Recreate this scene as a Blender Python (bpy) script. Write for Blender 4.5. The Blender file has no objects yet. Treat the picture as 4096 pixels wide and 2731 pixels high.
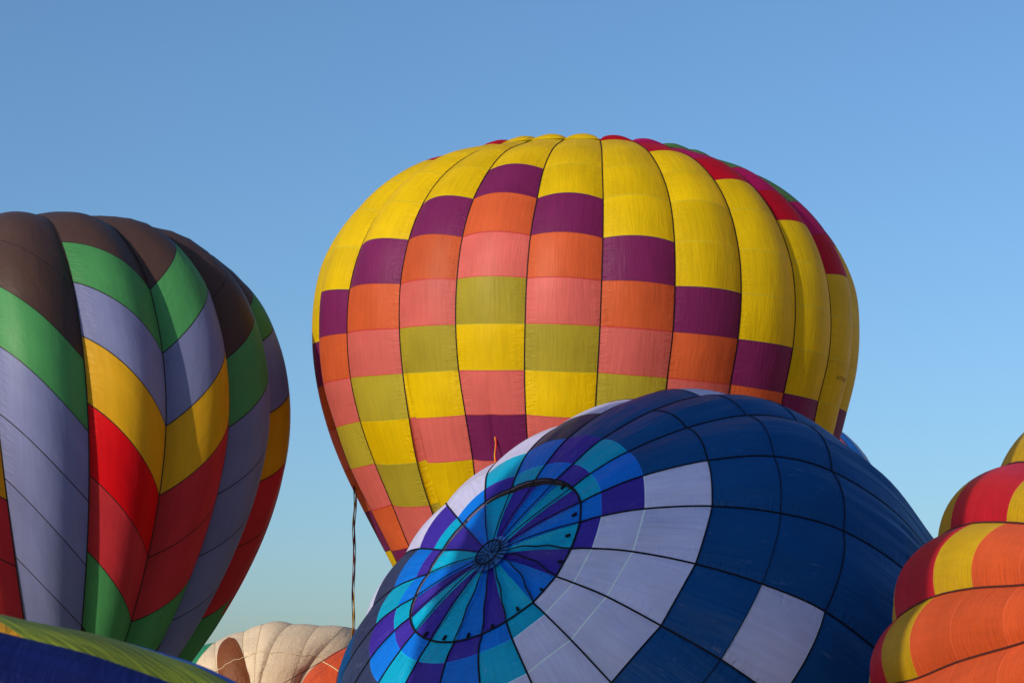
import bpy, bmesh, math, random
import numpy as np
from mathutils import Vector

# ------------------------------------------------------------------ camera, sky, sun, exposure
scene = bpy.context.scene
COL = scene.collection
rad = math.radians

cam_data = bpy.data.cameras.new('camera')
cam = bpy.data.objects.new('camera', cam_data)
COL.objects.link(cam)
cam.location = (0.0, 0.0, 1.7)
cam.rotation_euler = (rad(90 + 12.0), 0, 0)
cam_data.sensor_width = 36.0
cam_data.lens = 18.0 / math.tan(rad(15.0))
cam_data.clip_end = 6000
cam_data.dof.use_dof = True
cam_data.dof.focus_distance = 58.0
cam_data.dof.aperture_fstop = 2.8
scene.camera = cam

SUN_AZ = rad(41.0)      # sun stands behind the camera, this far round to its left
SUN_EL = rad(15.0)
to_sun = Vector((-math.sin(SUN_AZ) * math.cos(SUN_EL), -math.cos(SUN_AZ) * math.cos(SUN_EL), math.sin(SUN_EL)))
sun_data = bpy.data.lights.new('sun', 'SUN')
sun_data.energy = 3.65
sun_data.angle = rad(0.6)
sun_data.color = (1.0, 0.87, 0.70)
sun = bpy.data.objects.new('sun', sun_data)
sun.rotation_euler = to_sun.to_track_quat('Z', 'Y').to_euler()
sun.location = (-60, -60, 60)
COL.objects.link(sun)

world = bpy.data.worlds.new('World')
scene.world = world
world.use_nodes = True
wn = world.node_tree.nodes
wl = world.node_tree.links
wn.clear()
sky = wn.new('ShaderNodeTexSky')
sky.sky_type = 'NISHITA'
sky.sun_disc = False
sky.sun_elevation = SUN_EL
sky.sun_rotation = math.atan2(to_sun.x, to_sun.y)
sky.altitude = 0
sky.air_density = 1.2
sky.dust_density = 1.7
sky.ozone_density = 5.3
bg = wn.new('ShaderNodeBackground')
bg.inputs['Strength'].default_value = 0.15
wo = wn.new('ShaderNodeOutputWorld')
wl.new(sky.outputs[0], bg.inputs[0])
wl.new(bg.outputs[0], wo.inputs[0])

scene.view_settings.view_transform = 'Standard'
scene.view_settings.look = 'None'
scene.view_settings.gamma = 1.0
scene.view_settings.exposure = 0.24
scene.view_settings.use_curve_mapping = False
scene.cycles.max_bounces = 12
scene.cycles.diffuse_bounces = 9
scene.cycles.transmission_bounces = 6

# ------------------------------------------------------------------ survey tables: seam crossings of each envelope, metres, in its own axis frame
TAB_Y = dict(
    O=[2.872,73.382,17.193],
    ax=[0.0488,-0.0789,0.9957],
    n=24,
    ph=[[-1.3196,-1.3196,-1.3195,-1.3195,-1.3217,-1.3238,-1.3257,-1.3274,-1.3239,-1.3249,-1.3232,-1.323,-1.323,-1.3228,-1.3228,-1.3228,-1.3228],[-1.0157,-1.0153,-1.0151,-1.0165,-1.0168,-1.0227,-1.0234,-1.0249,-1.0186,-1.0184,-1.0175,-1.0204,-1.02,-1.0197,-1.0197,-1.0197,-1.0197],[-0.7193,-0.7165,-0.7249,-0.726,-0.7209,-0.7245,-0.7214,-0.7198,-0.7163,-0.7264,-0.7287,-0.7245,-0.7231,-0.7226,-0.7226,-0.7226,-0.7226],[-0.4852,-0.489,-0.4829,-0.485,-0.4827,-0.4824,-0.4796,-0.4746,-0.4616,-0.4613,-0.4719,-0.4753,-0.4766,-0.4773,-0.4773,-0.4773,-0.4773],[-0.2372,-0.2364,-0.2362,-0.2316,-0.2324,-0.2329,-0.2314,-0.232,-0.2285,-0.2267,-0.2286,-0.2303,-0.2314,-0.2323,-0.2323,-0.2323,-0.2323],[0.0104,0.011,0.0105,0.0141,0.0156,0.0164,0.0175,0.017,0.0168,0.0171,0.0168,0.0162,0.0157,0.0152,0.0152,0.0152,0.0152],[0.256,0.2541,0.2637,0.2672,0.2643,0.2642,0.2633,0.2593,0.2611,0.2622,0.2627,0.2629,0.2629,0.2629,0.2629,0.2629,0.2629],[0.5085,0.5091,0.5146,0.5146,0.5125,0.5129,0.5087,0.5034,0.5067,0.5085,0.5094,0.51,0.5104,0.5106,0.5106,0.5106,0.5106],[0.765,0.7659,0.7641,0.7627,0.7656,0.7674,0.7646,0.7605,0.7611,0.7621,0.7629,0.7635,0.764,0.7644,0.7644,0.7644,0.7644],[1.0115,1.0114,1.0107,1.0125,1.0115,1.0128,1.0107,1.0065,1.0081,1.0091,1.0098,1.0104,1.0108,1.0112,1.0112,1.0112,1.0112],[1.2746,1.2746,1.2745,1.2748,1.2747,1.2746,1.2738,1.2727,1.2728,1.2731,1.2735,1.2739,1.2742,1.2745,1.2745,1.2745,1.2745],[1.5378,1.5378,1.5378,1.5378,1.5378,1.5376,1.5373,1.537,1.5369,1.537,1.5372,1.5374,1.5376,1.5378,1.5378,1.5378,1.5378],[1.8011,1.8011,1.8011,1.8011,1.801,1.8009,1.8008,1.8007,1.8007,1.8007,1.8008,1.8009,1.801,1.8011,1.8011,1.8011,1.8011],[2.0643,2.0643,2.0643,2.0643,2.0643,2.0643,2.0643,2.0643,2.0643,2.0643,2.0643,2.0643,2.0643,2.0643,2.0643,2.0643,2.0643],[2.3276,2.3276,2.3276,2.3276,2.3276,2.3276,2.3276,2.3276,2.3276,2.3276,2.3276,2.3276,2.3276,2.3276,2.3276,2.3276,2.3276],[2.5909,2.5909,2.5909,2.5909,2.5909,2.5909,2.5909,2.5909,2.5909,2.5909,2.5909,2.5909,2.5909,2.5909,2.5909,2.5909,2.5909],[2.8542,2.8542,2.8542,2.8542,2.8542,2.8542,2.8542,2.8542,2.8542,2.8542,2.8542,2.8542,2.8542,2.8542,2.8542,2.8542,2.8542],[3.1174,3.1174,3.1174,3.1174,3.1174,3.1174,3.1174,3.1174,3.1174,3.1174,3.1174,3.1174,3.1174,3.1174,3.1174,3.1174,3.1174],[3.3807,3.3807,3.3807,3.3807,3.3807,3.3807,3.3807,3.3807,3.3807,3.3807,3.3807,3.3807,3.3807,3.3807,3.3807,3.3807,3.3807],[3.644,3.644,3.644,3.644,3.644,3.644,3.644,3.644,3.644,3.644,3.644,3.644,3.644,3.644,3.644,3.644,3.644],[3.9073,3.9073,3.9073,3.9073,3.9073,3.9073,3.9073,3.9073,3.9073,3.9073,3.9073,3.9073,3.9073,3.9073,3.9073,3.9073,3.9073],[4.1711,4.1711,4.171,4.1709,4.1707,4.1705,4.1703,4.1702,4.1702,4.1703,4.1703,4.1704,4.1705,4.1705,4.1705,4.1705,4.1705],[4.4351,4.4351,4.4349,4.4346,4.4342,4.4337,4.4332,4.433,4.4331,4.4332,4.4334,4.4336,4.4337,4.4338,4.4338,4.4338,4.4338],[4.6993,4.6992,4.6991,4.6986,4.6977,4.6967,4.6958,4.6953,4.6958,4.696,4.6965,4.6968,4.6969,4.6971,4.6971,4.6971,4.6971]],
    r=[[5.471,7.052,8.351,9.32,10.079,10.408,10.412,10.17,9.614,8.961,8.094,7.247,6.394,5.45,4.5,3.5,2.7],[5.464,7.043,8.335,9.322,10.018,10.343,10.336,10.086,9.615,8.919,8.118,7.289,6.407,5.45,4.5,3.5,2.7],[5.474,7.047,8.404,9.388,10.041,10.292,10.249,9.973,9.584,8.963,8.182,7.291,6.409,5.45,4.5,3.5,2.7],[5.522,7.121,8.409,9.399,10.076,10.308,10.278,9.994,9.575,8.877,8.12,7.268,6.401,5.45,4.5,3.5,2.7],[5.507,7.087,8.39,9.355,10.048,10.282,10.267,10.008,9.649,8.921,8.122,7.263,6.398,5.45,4.5,3.5,2.7],[5.499,7.081,8.388,9.361,10.046,10.279,10.269,10.009,9.646,8.928,8.124,7.263,6.397,5.45,4.5,3.5,2.7],[5.493,7.072,8.39,9.377,10.054,10.282,10.268,9.997,9.638,8.924,8.122,7.261,6.396,5.45,4.5,3.5,2.7],[5.498,7.08,8.408,9.39,10.061,10.293,10.256,9.967,9.622,8.915,8.118,7.259,6.395,5.45,4.5,3.5,2.7],[5.505,7.093,8.384,9.356,10.057,10.3,10.267,9.962,9.613,8.909,8.114,7.257,6.394,5.45,4.5,3.5,2.7],[5.496,7.077,8.371,9.366,10.031,10.285,10.249,9.917,9.599,8.904,8.112,7.256,6.394,5.45,4.5,3.5,2.7],[5.495,7.077,8.379,9.358,10.04,10.269,10.247,9.969,9.618,8.912,8.116,7.258,6.395,5.45,4.5,3.5,2.7],[5.496,7.078,8.381,9.359,10.043,10.27,10.254,9.986,9.632,8.921,8.122,7.261,6.397,5.45,4.5,3.5,2.7],[5.498,7.08,8.384,9.361,10.046,10.274,10.26,9.996,9.641,8.929,8.127,7.265,6.398,5.45,4.5,3.5,2.7],[5.5,7.083,8.386,9.365,10.05,10.279,10.267,10.003,9.649,8.936,8.132,7.268,6.4,5.45,4.5,3.5,2.7],[5.5,7.083,8.386,9.365,10.05,10.279,10.267,10.003,9.649,8.936,8.132,7.268,6.4,5.45,4.5,3.5,2.7],[5.5,7.083,8.386,9.365,10.05,10.279,10.267,10.003,9.649,8.936,8.132,7.268,6.4,5.45,4.5,3.5,2.7],[5.5,7.083,8.386,9.365,10.05,10.279,10.267,10.003,9.649,8.936,8.132,7.268,6.4,5.45,4.5,3.5,2.7],[5.5,7.083,8.386,9.365,10.05,10.279,10.267,10.003,9.649,8.936,8.132,7.268,6.4,5.45,4.5,3.5,2.7],[5.5,7.083,8.386,9.365,10.05,10.279,10.267,10.003,9.649,8.936,8.132,7.268,6.4,5.45,4.5,3.5,2.7],[5.5,7.083,8.386,9.365,10.05,10.279,10.267,10.003,9.649,8.936,8.132,7.268,6.4,5.45,4.5,3.5,2.7],[5.5,7.083,8.386,9.365,10.05,10.279,10.267,10.003,9.649,8.936,8.132,7.268,6.4,5.45,4.5,3.5,2.7],[5.497,7.081,8.386,9.368,10.059,10.292,10.281,10.017,9.658,8.941,8.135,7.269,6.4,5.45,4.5,3.5,2.7],[5.492,7.076,8.384,9.37,10.068,10.309,10.302,10.035,9.668,8.946,8.135,7.268,6.399,5.45,4.5,3.5,2.7],[5.483,7.066,8.374,9.362,10.077,10.339,10.339,10.069,9.671,8.948,8.128,7.262,6.397,5.45,4.5,3.5,2.7]],
    h=[[6.911,6.222,5.22,4.038,2.531,1.002,-0.697,-2.359,-3.962,-5.466,-6.977,-8.428,-9.865,-11.3,-12.7,-14.0,-15.1],[6.89,6.197,5.179,3.919,2.457,0.89,-0.72,-2.333,-3.881,-5.363,-6.822,-8.336,-9.836,-11.3,-12.7,-14.0,-15.1],[6.859,6.165,5.124,3.855,2.435,0.814,-0.776,-2.343,-3.885,-5.396,-6.857,-8.354,-9.836,-11.3,-12.7,-14.0,-15.1],[6.82,6.11,5.112,3.862,2.372,0.847,-0.742,-2.281,-3.785,-5.272,-6.827,-8.348,-9.835,-11.3,-12.7,-14.0,-15.1],[6.831,6.134,5.092,3.827,2.383,0.855,-0.718,-2.27,-3.747,-5.311,-6.838,-8.352,-9.836,-11.3,-12.7,-14.0,-15.1],[6.845,6.145,5.139,3.861,2.364,0.844,-0.722,-2.269,-3.776,-5.335,-6.853,-8.361,-9.84,-11.3,-12.7,-14.0,-15.1],[6.877,6.192,5.143,3.904,2.399,0.838,-0.737,-2.288,-3.796,-5.353,-6.866,-8.369,-9.844,-11.3,-12.7,-14.0,-15.1],[6.868,6.175,5.153,3.92,2.403,0.855,-0.738,-2.297,-3.811,-5.367,-6.877,-8.376,-9.848,-11.3,-12.7,-14.0,-15.1],[6.85,6.154,5.13,3.92,2.368,0.803,-0.749,-2.341,-3.836,-5.382,-6.887,-8.382,-9.851,-11.3,-12.7,-14.0,-15.1],[6.833,6.133,5.097,3.818,2.304,0.767,-0.772,-2.366,-3.85,-5.391,-6.893,-8.386,-9.852,-11.3,-12.7,-14.0,-15.1],[6.828,6.129,5.097,3.845,2.348,0.799,-0.773,-2.345,-3.844,-5.39,-6.893,-8.386,-9.853,-11.3,-12.7,-14.0,-15.1],[6.832,6.135,5.106,3.863,2.37,0.818,-0.76,-2.332,-3.836,-5.385,-6.891,-8.385,-9.852,-11.3,-12.7,-14.0,-15.1],[6.84,6.144,5.118,3.877,2.386,0.833,-0.748,-2.322,-3.828,-5.38,-6.887,-8.383,-9.851,-11.3,-12.7,-14.0,-15.1],[6.85,6.154,5.129,3.89,2.4,0.847,-0.736,-2.312,-3.82,-5.374,-6.883,-8.38,-9.85,-11.3,-12.7,-14.0,-15.1],[6.85,6.154,5.129,3.89,2.4,0.847,-0.736,-2.312,-3.82,-5.374,-6.883,-8.38,-9.85,-11.3,-12.7,-14.0,-15.1],[6.85,6.154,5.129,3.89,2.4,0.847,-0.736,-2.312,-3.82,-5.374,-6.883,-8.38,-9.85,-11.3,-12.7,-14.0,-15.1],[6.85,6.154,5.129,3.89,2.4,0.847,-0.736,-2.312,-3.82,-5.374,-6.883,-8.38,-9.85,-11.3,-12.7,-14.0,-15.1],[6.85,6.154,5.129,3.89,2.4,0.847,-0.736,-2.312,-3.82,-5.374,-6.883,-8.38,-9.85,-11.3,-12.7,-14.0,-15.1],[6.85,6.154,5.129,3.89,2.4,0.847,-0.736,-2.312,-3.82,-5.374,-6.883,-8.38,-9.85,-11.3,-12.7,-14.0,-15.1],[6.85,6.154,5.129,3.89,2.4,0.847,-0.736,-2.312,-3.82,-5.374,-6.883,-8.38,-9.85,-11.3,-12.7,-14.0,-15.1],[6.85,6.154,5.129,3.89,2.4,0.847,-0.736,-2.312,-3.82,-5.374,-6.883,-8.38,-9.85,-11.3,-12.7,-14.0,-15.1],[6.871,6.176,5.151,3.912,2.419,0.861,-0.729,-2.312,-3.827,-5.384,-6.893,-8.388,-9.854,-11.3,-12.7,-14.0,-15.1],[6.892,6.197,5.175,3.937,2.443,0.88,-0.721,-2.316,-3.84,-5.399,-6.907,-8.398,-9.859,-11.3,-12.7,-14.0,-15.1],[6.908,6.215,5.2,3.973,2.479,0.913,-0.71,-2.329,-3.871,-5.427,-6.931,-8.412,-9.865,-11.3,-12.7,-14.0,-15.1]],
)
TAB_L = dict(
    O=[-18.685,72.324,12.459],
    ax=[-0.1487,0.0122,0.9888],
    n=20,
    ph=[0.1572,0.4712,0.7799,1.1091,1.4137,1.7279,2.042,2.3562,2.6704,2.9845,3.2987,3.6129,3.927,4.2412,4.5554,4.8695,5.1837,5.4979,5.812,6.1262],
    r=[2.406,3.971,5.829,7.638,9.028,9.541,9.636,9.342,8.636,7.595,6.269,4.704,3.531,2.797,2.504],
    h=[8.655,8.411,7.844,6.846,4.89,2.934,0.978,-0.978,-2.934,-4.89,-6.846,-8.802,-10.66,-11.932,-12.616],
    nodes=[[1,"a0",6.05],[1,"a1",4.3],[1,"a2",2.28],[1,"a3",-0.06],[1,"a4",-2.42],[1,"a5",-4.8],[1,"a6",-7.15],[1,"b1",1.44],[1,"b2",-1.02],[1,"b3",-3.27],[1,"b4",-5.28],[2,"b0",4.08],[2,"b1",1.65],[2,"b2",-0.89],[2,"b3",-3.17],[2,"b4",-5.15],[2,"b5",-7.18],[3,"a0",6.74],[3,"a1",4.79],[3,"a2",2.35],[3,"a3",-0.18],[3,"a4",-2.9],[3,"a5",-5.37],[3,"b1",1.72],[3,"b2",-0.78],[3,"b3",-3.07],[3,"b4",-5.13],[4,"b1",2.74],[4,"b2",-0.02],[4,"b3",-2.48],[4,"b4",-4.76],[0,"a4",-2.26],[0,"a5",-4.74]],
)
TAB_B = dict(
    O=[-0.472,52.073,6.738],
    ax=[-0.6062,-0.5605,0.5642],
    n=20,
    ph=[[4.7507,4.7491,4.7475,4.7431,4.7425,4.7491,4.7467,4.7459,4.7459,4.7459,4.7459,4.7459,4.7459,4.7459,4.7459],[4.441,4.4433,4.4441,4.4392,4.443,4.4432,4.4425,4.4418,4.4418,4.4418,4.4418,4.4418,4.4418,4.4418,4.4418],[4.1252,4.1357,4.144,4.1419,4.1416,4.1412,4.1406,4.14,4.14,4.14,4.14,4.14,4.14,4.14,4.14],[3.8259,3.833,3.8484,3.8441,3.8422,3.8412,3.8405,3.8398,3.8398,3.8398,3.8398,3.8398,3.8398,3.8398,3.8398],[3.5522,3.5392,3.5437,3.5442,3.5439,3.5433,3.5428,3.5423,3.5423,3.5423,3.5423,3.5423,3.5423,3.5423,3.5423],[3.2017,3.1968,3.1964,3.1962,3.1959,3.1956,3.1953,3.195,3.195,3.195,3.195,3.195,3.195,3.195,3.195],[2.8101,2.8117,2.8105,2.8099,2.8095,2.8094,2.8093,2.8092,2.8092,2.8092,2.8092,2.8092,2.8092,2.8092,2.8092],[2.4894,2.4945,2.4943,2.4936,2.4935,2.4936,2.4938,2.494,2.494,2.494,2.494,2.494,2.494,2.494,2.494],[2.2359,2.2326,2.2307,2.2309,2.2315,2.2321,2.2327,2.2334,2.2334,2.2334,2.2334,2.2334,2.2334,2.2334,2.2334],[1.9578,1.9619,1.9421,1.9459,1.9478,1.949,1.9501,1.9511,1.9511,1.9511,1.9511,1.9511,1.9511,1.9511,1.9511],[1.6375,1.6344,1.6326,1.63,1.6306,1.6318,1.633,1.6342,1.6342,1.6342,1.6342,1.6342,1.6342,1.6342,1.6342],[1.3323,1.33,1.3154,1.3061,1.3101,1.3124,1.3139,1.3153,1.3153,1.3153,1.3153,1.3153,1.3153,1.3153,1.3153],[1.005,0.9982,0.9935,0.993,0.9939,0.995,0.996,0.9971,0.9971,0.9971,0.9971,0.9971,0.9971,0.9971,0.9971],[0.6831,0.6636,0.6725,0.6709,0.6706,0.671,0.6716,0.6723,0.6723,0.6723,0.6723,0.6723,0.6723,0.6723,0.6723],[0.3642,0.3693,0.3637,0.3639,0.364,0.3643,0.3648,0.3652,0.3652,0.3652,0.3652,0.3652,0.3652,0.3652,0.3652],[0.0472,0.0462,0.0422,0.0423,0.0424,0.0427,0.043,0.0434,0.0434,0.0434,0.0434,0.0434,0.0434,0.0434,0.0434],[-0.2831,-0.294,-0.2866,-0.2901,-0.2917,-0.2908,-0.2904,-0.2902,-0.2902,-0.2902,-0.2902,-0.2902,-0.2902,-0.2902,-0.2902],[-0.6119,-0.6113,-0.6111,-0.6121,-0.6125,-0.6116,-0.6116,-0.6119,-0.6119,-0.6119,-0.6119,-0.6119,-0.6119,-0.6119,-0.6119],[-0.952,-0.9571,-0.9577,-0.9575,-0.9586,-0.9625,-0.9665,-0.9681,-0.9681,-0.9681,-0.9681,-0.9681,-0.9681,-0.9681,-0.9681],[-1.2087,-1.214,-1.219,-1.2217,-1.2245,-1.2196,-1.2144,-1.2125,-1.2125,-1.2125,-1.2125,-1.2125,-1.2125,-1.2125,-1.2125]],
    r=[[2.866,3.521,4.718,6.311,7.734,8.771,9.358,9.38,9.2,8.5,7.5,6.4,5.2,4.2,3.2],[2.873,3.538,4.714,6.319,7.748,8.755,9.354,9.38,9.2,8.5,7.5,6.4,5.2,4.2,3.2],[2.869,3.518,4.721,6.311,7.744,8.748,9.351,9.38,9.2,8.5,7.5,6.4,5.2,4.2,3.2],[2.851,3.507,4.683,6.302,7.737,8.743,9.348,9.38,9.2,8.5,7.5,6.4,5.2,4.2,3.2],[2.818,3.452,4.657,6.288,7.728,8.738,9.346,9.38,9.2,8.5,7.5,6.4,5.2,4.2,3.2],[2.796,3.427,4.642,6.279,7.723,8.735,9.344,9.38,9.2,8.5,7.5,6.4,5.2,4.2,3.2],[2.814,3.45,4.647,6.279,7.723,8.735,9.344,9.38,9.2,8.5,7.5,6.4,5.2,4.2,3.2],[2.926,3.569,4.646,6.284,7.726,8.736,9.344,9.38,9.2,8.5,7.5,6.4,5.2,4.2,3.2],[2.962,3.577,4.71,6.305,7.733,8.739,9.345,9.38,9.2,8.5,7.5,6.4,5.2,4.2,3.2],[2.89,3.596,4.653,6.287,7.728,8.738,9.345,9.38,9.2,8.5,7.5,6.4,5.2,4.2,3.2],[2.809,3.435,4.638,6.28,7.726,8.738,9.346,9.38,9.2,8.5,7.5,6.4,5.2,4.2,3.2],[2.828,3.465,4.647,6.289,7.734,8.743,9.348,9.38,9.2,8.5,7.5,6.4,5.2,4.2,3.2],[2.837,3.486,4.752,6.334,7.754,8.752,9.352,9.38,9.2,8.5,7.5,6.4,5.2,4.2,3.2],[2.858,3.548,4.728,6.334,7.758,8.756,9.354,9.38,9.2,8.5,7.5,6.4,5.2,4.2,3.2],[2.842,3.473,4.7,6.326,7.757,8.757,9.355,9.38,9.2,8.5,7.5,6.4,5.2,4.2,3.2],[2.836,3.48,4.705,6.331,7.761,8.759,9.355,9.38,9.2,8.5,7.5,6.4,5.2,4.2,3.2],[2.812,3.502,4.645,6.316,7.773,8.76,9.355,9.38,9.2,8.5,7.5,6.4,5.2,4.2,3.2],[2.854,3.475,4.628,6.286,7.762,8.746,9.349,9.38,9.2,8.5,7.5,6.4,5.2,4.2,3.2],[2.917,3.526,4.719,6.334,7.769,8.73,9.344,9.38,9.2,8.5,7.5,6.4,5.2,4.2,3.2],[2.872,3.499,4.674,6.281,7.686,8.736,9.346,9.38,9.2,8.5,7.5,6.4,5.2,4.2,3.2]],
    h=[[0.063,0.157,0.478,1.202,2.209,3.537,5.622,7.9,10.2,12.5,14.8,17.1,19.4,21.7,24.0],[0.099,0.207,0.481,1.206,2.192,3.536,5.618,7.9,10.2,12.5,14.8,17.1,19.4,21.7,24.0],[0.099,0.178,0.504,1.177,2.189,3.534,5.616,7.9,10.2,12.5,14.8,17.1,19.4,21.7,24.0],[0.036,0.141,0.447,1.171,2.184,3.531,5.614,7.9,10.2,12.5,14.8,17.1,19.4,21.7,24.0],[0.024,0.039,0.392,1.148,2.173,3.526,5.612,7.9,10.2,12.5,14.8,17.1,19.4,21.7,24.0],[0.013,0.049,0.39,1.145,2.171,3.524,5.611,7.9,10.2,12.5,14.8,17.1,19.4,21.7,24.0],[0.041,0.124,0.422,1.158,2.176,3.526,5.612,7.9,10.2,12.5,14.8,17.1,19.4,21.7,24.0],[0.035,0.144,0.444,1.167,2.18,3.528,5.613,7.9,10.2,12.5,14.8,17.1,19.4,21.7,24.0],[0.021,0.094,0.406,1.157,2.178,3.529,5.613,7.9,10.2,12.5,14.8,17.1,19.4,21.7,24.0],[0.06,0.108,0.407,1.163,2.183,3.531,5.614,7.9,10.2,12.5,14.8,17.1,19.4,21.7,24.0],[0.149,0.245,0.513,1.197,2.193,3.534,5.615,7.9,10.2,12.5,14.8,17.1,19.4,21.7,24.0],[0.156,0.252,0.525,1.171,2.181,3.528,5.612,7.9,10.2,12.5,14.8,17.1,19.4,21.7,24.0],[0.103,0.172,0.309,1.112,2.156,3.517,5.609,7.9,10.2,12.5,14.8,17.1,19.4,21.7,24.0],[0.041,0.06,0.364,1.126,2.158,3.517,5.608,7.9,10.2,12.5,14.8,17.1,19.4,21.7,24.0],[0.09,0.174,0.432,1.155,2.172,3.523,5.61,7.9,10.2,12.5,14.8,17.1,19.4,21.7,24.0],[0.071,0.152,0.43,1.16,2.179,3.528,5.613,7.9,10.2,12.5,14.8,17.1,19.4,21.7,24.0],[0.055,0.165,0.442,1.17,2.19,3.532,5.614,7.9,10.2,12.5,14.8,17.1,19.4,21.7,24.0],[0.063,0.137,0.439,1.181,2.198,3.53,5.609,7.9,10.2,12.5,14.8,17.1,19.4,21.7,24.0],[0.011,0.079,0.364,1.059,2.06,3.427,5.584,7.9,10.2,12.5,14.8,17.1,19.4,21.7,24.0],[0.063,0.147,0.478,1.246,2.289,3.631,5.643,7.9,10.2,12.5,14.8,17.1,19.4,21.7,24.0]],
)
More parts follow.
